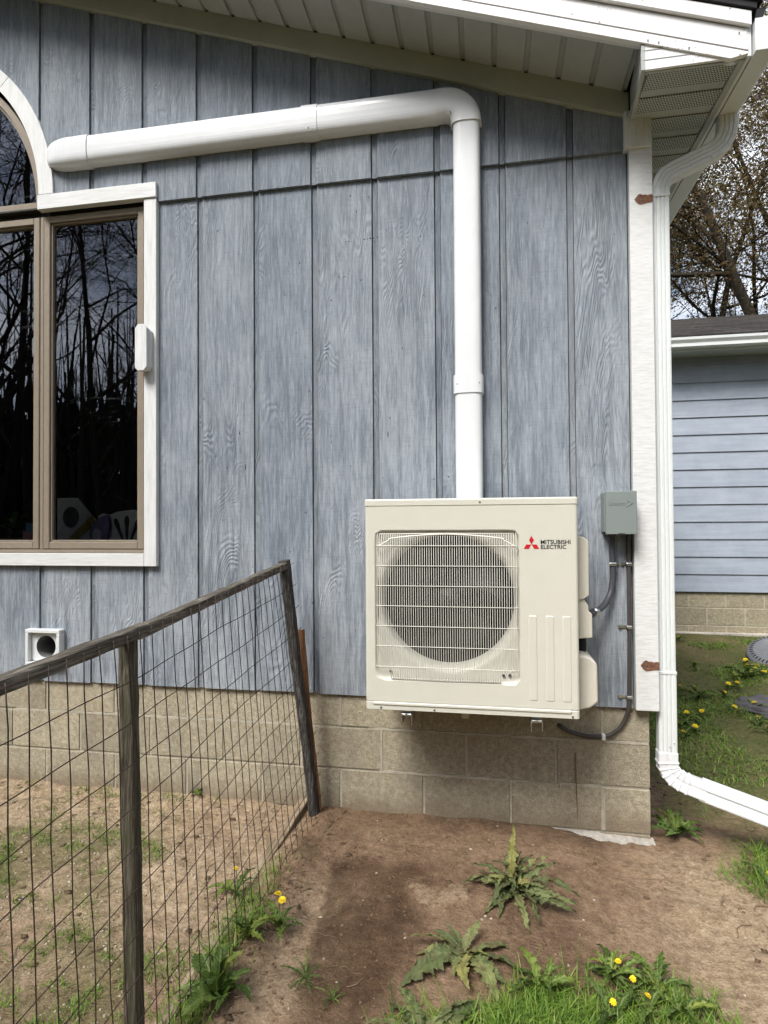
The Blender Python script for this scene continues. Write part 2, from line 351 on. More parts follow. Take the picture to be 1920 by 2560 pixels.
# ------------------------------------------------------------------ object helpers
def link(o): COL.objects.link(o); return o
def setp(o, label=None, cat=None, group=None, kind=None):
    if label: o['label'] = label
    if cat: o['category'] = cat
    if group: o['group'] = group
    if kind: o['kind'] = kind
    return o
def thing(name, loc, label, cat, group=None):
    o = link(bpy.data.objects.new(name, None)); o.empty_display_size = .1; o.location = loc
    return setp(o, label, cat, group)
def wloc(o):
    v = Vector(o.location)
    if o.parent: v = v + wloc(o.parent)
    return v
def obj(name, me, mat, parent=None, smooth=False, origin=None):
    """me: Mesh in world coordinates -> object with its origin at the mesh's centre"""
    n = len(me.vertices); co = np.empty(n * 3); me.vertices.foreach_get('co', co); co = co.reshape(-1, 3)
    c = (co.min(0) + co.max(0)) / 2 if origin is None else np.array(origin)
    co -= c; me.vertices.foreach_set('co', co.ravel()); me.update()
    o = link(bpy.data.objects.new(name, me))
    if mat and not me.materials: me.materials.append(MATS[mat])
    if smooth: me.polygons.foreach_set('use_smooth', [True] * len(me.polygons))
    o.parent = parent
    o.location = Vector(c) - (wloc(parent) if parent else Vector((0, 0, 0)))
    return o
def mesh(name, v, f):
    me = bpy.data.meshes.new(name); me.from_pydata([tuple(a) for a in v], [], f); me.update(); return me
def bm_mesh(name, bm):
    me = bpy.data.meshes.new(name); bm.to_mesh(me); bm.free(); return me
def boxm(b, bev=0.0, seg=1, name='box'):
    x0, x1, y0, y1, z0, z1 = b
    bm = bmesh.new(); bmesh.ops.create_cube(bm, size=1)
    for v in bm.verts: v.co = Vector(((x0 + x1) / 2 + v.co.x * (x1 - x0), (y0 + y1) / 2 + v.co.y * (y1 - y0), (z0 + z1) / 2 + v.co.z * (z1 - z0)))
    if bev: bmesh.ops.bevel(bm, geom=list(bm.edges), offset=bev, segments=seg, affect='EDGES', profile=.5)
    return bm_mesh(name, bm)
def box(name, b, mat, parent=None, bev=0.0015, seg=1): return obj(name, boxm(b, bev, seg, name), mat, parent)
def prismm(poly, y0, y1, bev=0.0, name='prism', axis='y'):
    """polygon in (x,z) extruded along y (axis='y'), in (y,z) along x, or (x,y) along z"""
    bm = bmesh.new()
    P = {'y': lambda a, b, t: (a, t, b), 'x': lambda a, b, t: (t, a, b), 'z': lambda a, b, t: (a, b, t)}[axis]
    A = [bm.verts.new(P(a, b, y0)) for a, b in poly]; B = [bm.verts.new(P(a, b, y1)) for a, b in poly]
    n = len(poly); bm.faces.new(A); bm.faces.new(B[::-1])
    for i in range(n): bm.faces.new((A[i], B[i], B[(i + 1) % n], A[(i + 1) % n]))
    bmesh.ops.recalc_face_normals(bm, faces=list(bm.faces))
    if bev: bmesh.ops.bevel(bm, geom=list(bm.edges), offset=bev, segments=1, affect='EDGES', profile=.5)
    return bm_mesh(name, bm)
def prism(name, poly, y0, y1, mat, parent=None, bev=0.0, axis='y', smooth=False): return obj(name, prismm(poly, y0, y1, bev, name, axis), mat, parent, smooth)
def sweep(path, prof, a0, scales=None, caps=True):
    """sweep a closed 2D profile (a,b) along a path with a parallel-transported frame; a0 = first axis at the start"""
    path = [Vector(p) for p in path]; n = len(path); k = len(prof); vs = []; fs = []
    T = []
    for i in range(n):
        t = path[min(i + 1, n - 1)] - path[max(i - 1, 0)]; T.append(t.normalized())
    a = Vector(a0); a = (a - T[0] * a.dot(T[0])).normalized()
    for i in range(n):
        if i:
            q = T[i - 1].rotation_difference(T[i]); a = q @ a; a = (a - T[i] * a.dot(T[i])).normalized()
        b = T[i].cross(a); s = 1.0 if scales is None else scales[i]
        for (p, q_) in prof: vs.append(path[i] + a * p * s + b * q_ * s)
    for i in range(n - 1):
        for j in range(k):
            fs.append((i * k + j, i * k + (j + 1) % k, (i + 1) * k + (j + 1) % k, (i + 1) * k + j))
    if caps: fs.append(tuple(range(k))[::-1]); fs.append(tuple((n - 1) * k + j for j in range(k)))
    return vs, fs
def circ(r, n=10): return [(r * math.cos(2 * math.pi * i / n), r * math.sin(2 * math.pi * i / n)) for i in range(n)]
def tube(name, path, r, mat, parent=None, n=10, a0=None, scales=None):
    d = Vector(path[1]) - Vector(path[0])
    if a0 is None: a0 = (1, 0, 0) if abs(d.normalized().x) < .9 else (0, 1, 0)
    v, f = sweep(path, circ(r, n), a0, scales); me = mesh(name, v, f); return obj(name, me, mat, parent, True)
def smooth_path(pts, n=8):
    """Catmull-Rom"""
    P = [Vector(p) for p in pts]; P = [P[0] * 2 - P[1]] + P + [P[-1] * 2 - P[-2]]; out = []
    for i in range(1, len(P) - 2):
        for k in range(n):
            t = k / n; a, b, c, d = P[i - 1], P[i], P[i + 1], P[i + 2]
            out.append(.5 * ((2 * b) + (c - a) * t + (2 * a - 5 * b + 4 * c - d) * t * t + (3 * b - a - 3 * c + d) * t ** 3))
    out.append(P[-2]); return out
def join_meshes(name, parts):
    vs = []; fs = []
    for v, f in parts:
        o = len(vs); vs += [tuple(a) for a in v]; fs += [tuple(i + o for i in q) for q in f]
    return mesh(name, vs, fs)
def text_mesh(s, x0, x1, z0, z1, y, depth, bold=0.0):
    cu = bpy.data.curves.new('txt', 'FONT'); cu.body = s; cu.extrude = .02; cu.offset = bold; cu.resolution_u = 4
    o = link(bpy.data.objects.new('txt', cu)); dg = bpy.context.evaluated_depsgraph_get(); dg.update()
    me = bpy.data.meshes.new_from_object(o.evaluated_get(dg)); bpy.data.objects.remove(o); bpy.data.curves.remove(cu)
    n = len(me.vertices); co = np.empty(n * 3); me.vertices.foreach_get('co', co); co = co.reshape(-1, 3)
    lo, hi = co.min(0), co.max(0); q = (co - lo) / (hi - lo)
    out = np.stack([x0 + q[:, 0] * (x1 - x0), y - q[:, 2] * depth, z0 + q[:, 1] * (z1 - z0)], 1)
    me.vertices.foreach_set('co', out.ravel()); me.update(); return me
rng = random.Random(7)

# ------------------------------------------------------------------ ground
def ground_z(x, y):
    x = np.asarray(x, float); y = np.asarray(y, float)
    z = -1.396 - .044 * sst(-.35, .3, x) + .018 * sst(-1.3, -2.6, x)
    z = z - .012 * sst(-.2, -1.2, y)
    far = sst(.2, 4.4, y) * sst(.3, 1.0, x); z = z + .135 * far
    z = z + .030 * (fbm(x * 1.6 + 7, y * 1.6, 3, 3) - .5)
    near = np.clip(1.4 - np.abs(y + .6) * .35, 0, 1)
    z = z + .022 * (fbm(x * 7, y * 7, 4, 11) - .5) * near
    fl = np.exp(-((x + 1.13) / .085) ** 2) * sst(.1, -.1, y)
    z = z + fl * (.018 + .055 * (fbm(x * 15, y * 15, 3, 21) - .5))
    left = sst(-1.2, -1.35, x); z = z + left * .034 * (fbm(x * 11, y * 11, 4, 31) - .5)
    pit = np.exp(-(((x + 1.0) / .07) ** 2 + ((y + .72) / .05) ** 2)); z = z - .02 * pit
    return z
def gz(x, y): return float(ground_z(x, y))
def axis_pts(segs):
    out = [segs[0][0]]
    for a, b, d in segs:
        n = max(1, int(round((b - a) / d))); out += [a + (b - a) * (i + 1) / n for i in range(n)]
    return np.array(out)
gx = axis_pts([(-150, -30, 20), (-30, -8, 2), (-8, -3.6, .2), (-3.6, 1.1, .014), (1.1, 3.2, .03), (3.2, 9, .3), (9, 30, 2), (30, 150, 20)])
gy = axis_pts([(-150, -30, 20), (-30, -6, 2), (-6, -1.9, .12), (-1.9, .22, .014), (.22, 5, .04), (5, 10, .4), (10, 30, 2), (30, 150, 20)])
X, Y = np.meshgrid(gx, gy); Z = ground_z(X, Y)
nx, ny = len(gx), len(gy)
me = bpy.data.meshes.new('ground'); me.vertices.add(nx * ny); me.vertices.foreach_set('co', np.stack([X, Y, Z], -1).ravel())
I = (np.arange(ny - 1)[:, None] * nx + np.arange(nx - 1)[None]).ravel(); Q = np.stack([I, I + 1, I + nx + 1, I + nx], 1)
me.loops.add(Q.size); me.loops.foreach_set('vertex_index', Q.ravel()); me.polygons.add(len(Q))
me.polygons.foreach_set('loop_start', np.arange(len(Q)) * 4); me.polygons.foreach_set('loop_total', np.full(len(Q), 4)); me.update(calc_edges=True)
wob = (fbm(X * 5, Y * 5, 4, 41) - .5)
sand = sst(-1.16, -1.30, X + .05 * wob) * (.10 + .90 * sst(-1.7, -.3, Y + .9 * wob)) * (.75 + .8 * (fbm(X * 3, Y * 3, 3, 5) - .35))
sand = np.maximum(sand, .55 * sst(-.78, -1.0, X + .25 * wob) * sst(-.45, -.7, Y) * sst(-1.2, -1.0, X) * (Y < .1))
wob2 = fbm(X * 16, Y * 16, 3, 43) - .5
spot = sst(1.15, .75, ((X + .57 + .25 * wob + .08 * wob2) / .10) ** 2 + ((Y + .55 + .18 * wob + .10 * wob2 + .25 * (X + .57)) / .045) ** 2) * .9
sand = np.maximum(sand, .45 * spot)
sand = np.maximum(sand, .62 * sst(.02, .42, X - .4 * (Y + .6) * 0 + .3 * wob) * sst(.05, -.2, Y) * (X < 2))
d1 = sst(-1.03, -.93, X + .10 * wob - .10 * sst(-.6, -.9, Y)) * sst(.10, -.05, X + .5 * wob) * sst(-.26, -.42, Y + .22 * wob)
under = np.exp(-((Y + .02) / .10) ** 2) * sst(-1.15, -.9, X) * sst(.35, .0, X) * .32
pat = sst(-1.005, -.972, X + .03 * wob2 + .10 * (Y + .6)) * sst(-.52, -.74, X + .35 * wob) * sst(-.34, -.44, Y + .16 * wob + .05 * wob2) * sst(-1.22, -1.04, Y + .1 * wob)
dark_soil = np.clip(.45 * d1 * sst(.36, .62, fbm(X * 4.5, Y * 4.5, 4, 61)) + pat * (.55 + .5 * fbm(X * 7, Y * 7, 3, 63)) + under, 0, 1) * (1 - .8 * spot)  # darker soil: mottles, one straight-edged patch and a band along the foundation
moss = sst(.42, .75, X + .3 * wob) * sst(-.1, .45, Y + .6 * wob) * (.45 + .9 * fbm(X * 2.4, Y * 2.4, 4, 71))
mossl = sst(.50, .70, fbm(X * 2.6, Y * 2.6, 4, 81) + .25 * wob2) * sst(-1.3, -1.5, X) * .5 * sst(-.1, -.5, Y) * sst(.0, -.25, Y + .25 * sst(-2.0, -2.6, X))
moss = np.clip(np.maximum(moss, mossl), 0, 1)
far_green = np.clip(sst(3, 6, np.abs(X)) + sst(2.2, 3.5, -Y) + sst(6, 9, Y), 0, 1); moss = np.maximum(moss, far_green * .8)
ca = me.color_attributes.new('mask', 'FLOAT_COLOR', 'POINT')
ca.data.foreach_set('color', np.stack([np.clip(sand, 0, 1), dark_soil, moss, np.ones_like(dark_soil)], -1).astype(np.float32).ravel())
me.materials.append(MATS['soil']); me.polygons.foreach_set('use_smooth', [True] * len(me.polygons))
go = link(bpy.data.objects.new('ground', me)); setp(go, kind='structure'); go['label'] = 'bare brown soil with sandy and mossy patches around the house'

# ------------------------------------------------------------------ house
HX = 0.366                      # right outer face of the corner
XC = -3.585                     # gable centre line / arch centre
house = thing('house', (XC, .5, -1.40), 'blue grey wooden house with white trim on a concrete block base', 'house')
def rake(x, z0=2.54):           # soffit line at the wall
    return z0 - .341 * (abs(x - XC) - (-1.579 - XC))
def arch_bottom(x, r=.90):
    d = abs(x - XC); return 1.77 + math.sqrt(r * r - d * d) if d < r else None
PITCH = .3048; CH = .031
WIN_L, WIN_R = 2 * XC + 2.045, -2.045
k = -19
cols = []
for k in range(-16, 11):
    g = (k - 9) * PITCH; a = g + CH; b = min((k - 8) * PITCH, .262 if k == 9 else 99)
    if k > 9: break
    cols.append((g, a, b))
def rake_poly(a, b, lo):
    """board outline: straight or arched bottom, raked top"""
    xs = [a + (b - a) * i / 6 for i in range(7)]
    bot = [(x, max(lo, arch_bottom(x) or lo)) for x in xs]
    tops = [b, a] if not (a < XC < b) else [b, XC, a]
    return bot + [(x, rake(x) - .05) for x in tops]
BOARD_BOT = -.8385
for (g, a, b) in cols:
    inwin = WIN_L + .03 < (a + b) / 2 < WIN_R - .05
    up_lo = 1.668 if not inwin else 1.715
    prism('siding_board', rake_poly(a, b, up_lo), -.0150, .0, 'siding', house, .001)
    prism('groove_strip', rake_poly(g + .0038, a - .0024, up_lo + .003), -.004, .004, 'siding_groove', house)
    jz = rng.uniform(-.002, .002)
    if inwin:
        if a < -2.60 and b > -2.78:
            pcs = [(a, b, .001, .0125, -.566, -.17), (a, b, .001, .0125, BOARD_BOT, -.742), (-2.597, b, .001, .0125, -.742, -.566) if b > -2.5 else (a, -2.783, .001, .0125, -.742, -.566)]
            bmj = bmesh.new()
            for q in pcs: bmj.from_mesh(boxm(q, 0))
            obj('siding_board', bm_mesh('siding_board', bmj), 'siding', house)
            for z0_, z1_ in (((-.56, -.17), (BOARD_BOT + .002, -.744)) if b > -2.5 else ((BOARD_BOT + .002, -.17),)):
                box('groove_strip', (g + .0038, a - .0024, .010, .017, z0_, z1_), 'siding_groove', house, 0)
            continue
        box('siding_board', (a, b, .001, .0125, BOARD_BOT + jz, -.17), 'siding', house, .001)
        box('groove_strip', (g + .0038, a - .0024, .010, .017, BOARD_BOT + .002, -.17), 'siding_groove', house, 0)
    else:
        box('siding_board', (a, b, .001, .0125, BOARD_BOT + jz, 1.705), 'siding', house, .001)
        box('groove_strip', (g + .0038, a - .0024, .010, .017, BOARD_BOT + .002, 1.705), 'siding_groove', house, 0)
# dark sheathing behind the boards, with the window opening left free (shows only in the board slits)
def sheath(poly, y0=.0195, y1=.03): prism('sheathing', poly, y0, y1, 'frame_dark', house)
WL2 = 2 * XC - .262
sheath([(WIN_R - .04, -.83), (.262, -.83), (.262, rake(.262) - .05), (WIN_R - .04, rake(WIN_R - .04) - .05)])
sheath([(WL2, -.83), (WIN_L + .04, -.83), (WIN_L + .04, rake(WIN_L + .04) - .05), (WL2, rake(WL2) - .05)])
sheath([(WIN_L + .041, -.83), (-2.785, -.83), (-2.785, -.17), (WIN_L + .041, -.17)]); sheath([(-2.595, -.83), (WIN_R - .041, -.83), (WIN_R - .041, -.17), (-2.595, -.17)])
sheath([(-2.7848, -.83), (-2.5952, -.83), (-2.5952, -.742), (-2.7848, -.742)]); sheath([(-2.7848, -.566), (-2.5952, -.566), (-2.5952, -.17), (-2.7848, -.17)])
arc_pts = [(XC + .9 * math.cos(t), 1.77 + .9 * math.sin(t)) for t in np.linspace(0, math.pi, 25)]
sheath([(WIN_R - .041, 1.72)] + [(WIN_R - .041, rake(WIN_R - .041) - .05), (XC, rake(XC) - .05)] + [(XC, 2.67)] + [p for p in arc_pts if p[0] > XC + .01][::-1] + [(XC + .9, 1.72)])
sheath([(XC, rake(XC) - .05), (WIN_L + .041, rake(WIN_L + .041) - .05), (WIN_L + .041, 1.72), (XC - .9, 1.72)] + [p for p in arc_pts if p[0] < XC - .01][::-1] + [(XC, 2.67)])
# small nail holes and gouges on the siding
def fleck(x, z, w, h, y=-.0004):
    n = 6; pts = [(x + w * math.cos(6.283 * i / n) * rng.uniform(.6, 1), z + h * math.sin(6.283 * i / n) * rng.uniform(.6, 1)) for i in range(n)]
    return pts
holes = [(-1.03 + .0, 1.375, .004, .005), (-1.045, 1.374, .003, .004), (-.952, 1.379, .004, .005), (-.936, 1.379, .003, .003), (-.922, 1.381, .008, .004), (-.906, 1.38, .004, .006), (-.886, 1.383, .004, .005), (-1.02, 1.60, .004, .007), (-.93, 1.585, .005, .004), (-.99, 1.52, .003, .008), (-1.28, 1.29, .004, .008), (-1.30, .94, .003, .005), (-1.12, 1.09, .005, .004), (-1.6, .45, .003, .011), (-1.57, .28, .003, .018), (-.55, .21, .006, .004), (-.62, .2, .004, .003), (-.84, .42, .003, .02), (-.83, .5, .004, .006)]
for (x, z, w, h) in holes:
    prism('nail_hole', fleck(x, z, w, h), .0002, .0016, 'frame_dark', house)
for (g, a, b) in cols:
    if b < -3.2: continue
    for xx in (a + .012, (a + b) / 2 + .02):
        for zz_ in (-.795, -.40) if WIN_L < xx < WIN_R else (-.795, -.38, .02, .42, .83, 1.24, 1.63):
            if rng.random() < .8: prism('nail_head', fleck(xx + rng.uniform(-.006, .006), zz_ + rng.uniform(-.02, .02), .0028, .003), .0001, .0016, 'dark_screw', house)
# corner board, its upper block, frieze
box('corner_board', (.268, HX, -.027, .02, -.842, 1.664), 'corner_paint', house, .003)
box('corner_block', (.246, HX - .004, -.040, .02, 1.660, 1.83), 'trim_v', house, .003)
box('corner_side_board', (HX - .028, HX + .001, .021, .13, -.842, 1.78), 'corner_paint', house, .003)
prism('frieze_board', [(XC, rake(XC) - .103), (.252, rake(.252) - .103), (.268, rake(.252) - .09), (.268, rake(.262) + .004), (XC, rake(XC) + .004)], -.036, .0, 'frieze_white', house, .002)
XL = 2 * XC - .268
prism('frieze_board', [(XC - .001, rake(XC) - .103), (XC - .001, rake(XC) + .004), (XL, rake(XL) + .004), (XL, rake(XL) - .103)], -.036, .0, 'frieze_white', house, .002)
# rake soffit: six inch V-groove panels
SP = .1435
x = .118
xs_ = [.118 + SP * i for i in range(-27, 2)]
def sof(x0, x1, dz0, dz1, y0, y1): return [(x0, rake(x0) + dz0), (x1, rake(x1) + dz0), (x1, rake(x1) + dz1), (x0, rake(x0) + dz1)]
for xa in xs_:
    xb = min(xa + SP - .021, .252)
    if xa < XC: break_ = True
    if xa < XC or xb - xa < .01: continue
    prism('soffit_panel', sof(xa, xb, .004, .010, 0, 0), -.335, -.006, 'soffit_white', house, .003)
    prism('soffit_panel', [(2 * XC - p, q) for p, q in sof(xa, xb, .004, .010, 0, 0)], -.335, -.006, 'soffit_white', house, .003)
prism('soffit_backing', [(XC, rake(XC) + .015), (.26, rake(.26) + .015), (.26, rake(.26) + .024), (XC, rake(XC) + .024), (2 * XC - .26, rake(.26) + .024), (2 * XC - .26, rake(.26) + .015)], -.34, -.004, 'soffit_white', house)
for i, xa in enumerate(xs_):     # dark notch at the wall end of each groove
    if xa > XC: prism('groove_notch', [(xa - .017, rake(xa) + .0045), (xa + .001, rake(xa) + .0035), (xa - .005, rake(xa) + .0095), (xa - .012, rake(xa) + .0102)], -.0385, -.0365, 'frame_dark', house)
# rake fascia: lower board with two beads, drip trim above, shingle edge
def fz(x, off): return 1.976 - .3445 * (abs(x - XC) - (-XC)) - .003 + off      # fascia bottom line at y=-.35
def fband(name, o0, o1, y0, y1, mat, x1=.632, cut=True, par=house):
    pr = [(XC, fz(XC, o0)), (x1, fz(x1, o0)), (x1, fz(x1, o1)), (XC, fz(XC, o1))]
    if cut and fz(x1, o0) < 1.777:
        xc_ = XC; 
        xc_ = (1.973 - 1.777 + o0) / .3445
        pr = [(XC, fz(XC, o0)), (xc_, 1.777), (x1, 1.788), (x1, fz(x1, o1)), (XC, fz(XC, o1))]
    prism(name, pr, y0, y1, mat, par, .0015)
    prism(name, [(2 * XC - p - .0005, q) for p, q in pr][::-1], y0, y1, mat, par, .0015)
fband('rake_fascia', .000, .0425, -.352, -.330, 'fascia')
fband('rake_fascia', .0440, .0950, -.355, -.330, 'fascia')
fband('rake_fascia', .0965, .1300, -.352, -.330, 'fascia')
fband('rake_trim', .1335, .188, -.368, -.330, 'fascia', .640, False)
fband('fascia_core', .004, .185, -.329, -.31, 'white_vinyl', .62)
# fascia nails
for xx, off in [(.27, .012), (.42, .011), (.602, .02), (.60, .105), (.31, .012), (.09, .05)]:
    bm = bmesh.new(); bmesh.ops.create_uvsphere(bm, u_segments=8, v_segments=5, radius=.0032)
    for v in bm.verts: v.co = Vector((v.co.x + xx, v.co.y * .5 - .355, v.co.z + fz(xx, off)))
    obj('nail_head', bm_mesh('nail_head', bm), 'dark_screw', house, True)
# roof slab with its dark edge
def roof_poly(x1, o0, o1): return [(XC, fz(XC, o0)), (x1, fz(x1, o0)), (x1 + .004, fz(x1, o1)), (XC, fz(XC, o1) + .003), (2 * XC - x1 - .004, fz(x1, o1)), (2 * XC - x1, fz(x1, o0))]
roof = prism('roof', roof_poly(.655, .192, .222), -.376, 7.0, 'shingle_black', house, .002)
prism('roof_shingle_edge', roof_poly(.675, .224, .236), -.386, 7.0, 'shingle_black', roof)
for yy, dz in [(-.384, 0)]:
    prism('drip_edge', [(.652, fz(.652, .150)), (.678, fz(.652, .158)), (.690, fz(.652, .205)), (.655, fz(.652, .19))], -.372, 7.0, 'shingle_black', roof)
# eave return (box closing the rake) and vented eave soffit
ES = 1.782
eb = prism('eave_return', [(.2475, 1.900), (.2475, ES), (.60, ES + .002), (.60, 1.78 + .003), (.566, 1.7865)], -.344, -.332, 'fascia', house, .001)
for off in (.038, .076):
    pl = [(.249, ES + off), (.566 - off * 2.95 + .02, ES + off), (.566 - off * 2.95 + .02, ES + off + .0025), (.249, ES + off + .0025)]
    prism('bead', pl, -.3458, -.3443, 'soffit_white', eb)
# its side towards the gable
v = [(.2465, -.345, ES), (.272, -.042, ES), (.272, -.042, rake(.272) + .012), (.2465, -.345, rake(.2465) + .012), (.262, -.345, ES), (.288, -.042, ES), (.288, -.042, rake(.29) + .01), (.262, -.345, rake(.262) + .01)]
obj('return_side', mesh('return_side', v, [(0, 3, 2, 1), (4, 5, 6, 7), (0, 1, 5, 4), (3, 7, 6, 2), (0, 4, 7, 3), (1, 2, 6, 5)]), 'soffit_white', house)
for i in range(28):
    y0 = -.318 + .1465 * i
    xa0 = .264 if y0 < -.04 else HX + .002
    xa = .278 if y0 < -.1 else (.29 if y0 < -.04 else HX + .002)
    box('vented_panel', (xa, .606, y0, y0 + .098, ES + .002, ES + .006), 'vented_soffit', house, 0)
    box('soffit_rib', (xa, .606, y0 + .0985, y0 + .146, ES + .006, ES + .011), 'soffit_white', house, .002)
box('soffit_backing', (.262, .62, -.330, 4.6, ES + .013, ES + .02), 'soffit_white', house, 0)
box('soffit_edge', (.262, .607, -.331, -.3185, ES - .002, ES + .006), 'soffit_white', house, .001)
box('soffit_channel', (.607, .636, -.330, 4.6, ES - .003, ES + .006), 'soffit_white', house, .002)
box('side_fascia', (.630, .645, -.350, 4.6, ES - .004, 1.922), 'white_alu', house, .002)
# gutter, K-style profile in (x,z)
gp = [(.650, ES - .002), (.722, ES - .002), (.733, ES + .008), (.738, ES + .050), (.760, ES + .085), (.766, ES + .108), (.766, ES + .122), (.752, ES + .122), (.752, ES + .112), (.747, ES + .106), (.728, ES + .054), (.724, ES + .012), (.718, ES + .006), (.656, ES + .006), (.656, ES + .118), (.650, ES + .118)]
gutter = prism('gutter', gp, -.372, 4.6, 'white_alu', house)
prism('end_cap', [(.648, ES - .004), (.724, ES - .004), (.735, ES + .007), (.740, ES + .050), (.762, ES + .086), (.768, ES + .124), (.648, ES + .12)], -.377, -.3725, 'white_vinyl', gutter, .001)
# downspout: ribbed rectangular pipe with two crimped elbows at the top and one at the bottom
def ds_profile(w, d, rib=.0035):
    p = []; hw, hd = w / 2, d / 2; r = .006
    p += [(-hw + r, -hd), (-hw + .016, -hd), (-hw + .020, -hd + rib), (-hw + .026, -hd), (-hw + .034, -hd), (-hw + .038, -hd + rib), (-hw + .042, -hd), (-hw + .050, -hd), (-hw + .055, -hd + rib), (-hw + .060, -hd), (hw - r, -hd)]
    p += [(hw - r * .3, -hd + r * .3), (hw, -hd + r), (hw, hd - r), (hw - r * .3, hd - r * .3), (hw - r, hd)]
    p += [(0.01, hd), (0, hd - rib), (-.01, hd), (-hw + r, hd), (-hw + r * .3, hd - r * .3), (-hw, hd - r), (-hw, -hd + r), (-hw + r * .3, -hd + r * .3)]
    return p
def crimp(path, a, b, n):
    s = []
    for i in range(len(path)):
        t = (i - a) / max(1, b - a)
        s.append(1.0 if t < 0 or t > 1 else 1.0 + .035 * abs(math.sin(math.pi * t * n)) - .02)
    return s
DX, DY = .4065, .026
downspout = thing('downspout', (DX, DY, -1.1), '', 'x'); downspout.parent = house
downspout.location = Vector((DX, DY, -1.1)) - house.location
for q in ('label', 'category'):
    if q in downspout: del downspout[q]
def ds(name, path, w, d, sc=None):
    vv, ff = sweep(path, ds_profile(w, d), (1, 0, 0), sc); return obj(name, mesh(name, vv, ff), 'white_alu', downspout, False)
ds('pipe', [(DX, DY, -.70), (DX, DY, 0.3), (DX, DY, 1.452)], .074, .05)
ds('pipe', [(DX, DY, -1.06), (DX, DY, -.9), (DX, DY, -.682)], .077, .053)
top = smooth_path([(DX, DY, 1.449), (DX, DY, 1.475), (DX + .006, DY, 1.508), (.432, DY, 1.546), (.478, DY, 1.572), (.53, DY - .004, 1.592), (.60, DY - .008, 1.618), (.642, DY - .01, 1.640), (.672, DY - .012, 1.676), (.687, DY - .014, 1.72), (.688, DY - .014, 1.787)], 9)
sc = [1.0] * len(top)
for i in range(len(top)):
    if 12 <= i <= 40: sc[i] = 1 + .075 * max(0, math.sin((i - 12) * math.pi / 3.5)) ** 3
    if 54 <= i <= 84: sc[i] = 1 + .075 * max(0, math.sin((i - 54) * math.pi / 3.5)) ** 3
ds('upper_elbow', top, .078, .055, sc)
low = smooth_path([(DX, DY, -1.03), (DX, DY, -1.075), (DX + .006, DY, -1.108), (DX + .028, DY - .004, -1.138), (DX + .064, DY - .010, -1.158), (DX + .105, DY - .018, -1.171), (DX + .15, DY - .028, -1.183)], 10)[::-1]
def rev_sweep(name, path, w, d, sc=None):
    vv, ff = sweep(path, ds_profile(w, d), (1, 0, 0), sc); return obj(name, mesh(name, vv, ff), 'white_vinyl', downspout)
low = low[::-1]
sc = [1.0 + (.10 * max(0, math.sin((i - 8) * math.pi / 3.4)) ** 3 if 8 <= i <= 46 else 0) for i in range(len(low))]
rev_sweep('lower_elbow', low, .082, .060, sc)
ext = [Vector((DX + .13, DY - .022, -1.178)) + Vector((1, -.26, -.255)) * t for t in (0, .2, .5, .9, 1.2)]
vv, ff = sweep(ext, ds_profile(.088, .062, .008), (.26, 0, 1)); 
e_ = obj('extension', mesh('extension', [Vector(q) for q in vv], ff), 'white_vinyl', downspout)
for zz in (1.452, -.682): box('joint', (DX - .0395, DX + .0395, DY - .0285, DY + .0285, zz - .002, zz + .012), 'white_alu', downspout, .002)
for xx, zz in ((DX + .006, -1.002), (DX + .024, -.985)):
    bm = bmesh.new(); bmesh.ops.create_uvsphere(bm, u_segments=8, v_segments=6, radius=.0035)
    for v_ in bm.verts: v_.co += Vector((xx, DY - .028, zz))
    obj('screw', bm_mesh('screw', bm), 'steel', downspout, True)
def strap(z):
    pts = [(.288, z), (.303, z + .020), (.313, z + .024), (.322, z + .018), (.334, z + .019), (.345, z + .015), (.352, z + .018), (.3665, z + .016), (.3665, z - .017), (.352, z - .018), (.340, z - .019), (.332, z - .021), (.313, z - .024), (.302, z - .018)]
    s = prism('strap', pts, -.0288, -.0275, 'rust_strap', house)
    prism('nail_head', [(.314 + .004 * math.cos(t), z - .002 + .005 * math.sin(t)) for t in np.linspace(0, 5.5, 6)], -.0296, -.0289, 'dark_screw', s)
strap(1.431); strap(-.642)
# foundation of concrete blocks
def course(z0, z1, joints, y0=.020, xend=.333, mat='block', par=house, jit=.0025, depth=.09, gap=.0105):
    for a, b in zip(joints[:-1], joints[1:]):
        if b - a < .03: continue
        j = rng.uniform(-jit, jit * .4)
        bm = bmesh.new(); bmesh.ops.create_cube(bm, size=1)
        x0, x1 = a + gap / 2, b - gap / 2
        if abs(b - xend) < 1e-6: x1 = b
        for v_ in bm.verts: v_.co = Vector(((x0 + x1) / 2 + v_.co.x * (x1 - x0), y0 + j + depth / 2 + v_.co.y * depth, (z0 + z1) / 2 + v_.co.z * (z1 - z0 - gap)))
        bmesh.ops.bevel(bm, geom=list(bm.edges), offset=.004, segments=2, affect='EDGES', profile=.6)
        obj('foundation_block', bm_mesh('foundation_block', bm), mat, par)
def joints(b0, lo, hi):
    n0 = math.ceil((lo - b0) / .4064); out = [b0 + i * .4064 for i in range(n0, 60) if b0 + i * .4064 < hi - .02]; return out + [hi]
LO = 2 * XC - .333
j1 = [LO] + joints(-.682, LO + .1, .333); j2 = [LO] + joints(-.479, LO + .1, .333)
course(-1.000, -.797, j1); course(-1.2032, -1.000, j2); course(-1.4064, -1.2032, j1); course(-1.61, -1.4064, j2)
box('mortar', (LO + .004, .3300, .0245, .10, -1.61, -.80), 'mortar', house, 0)
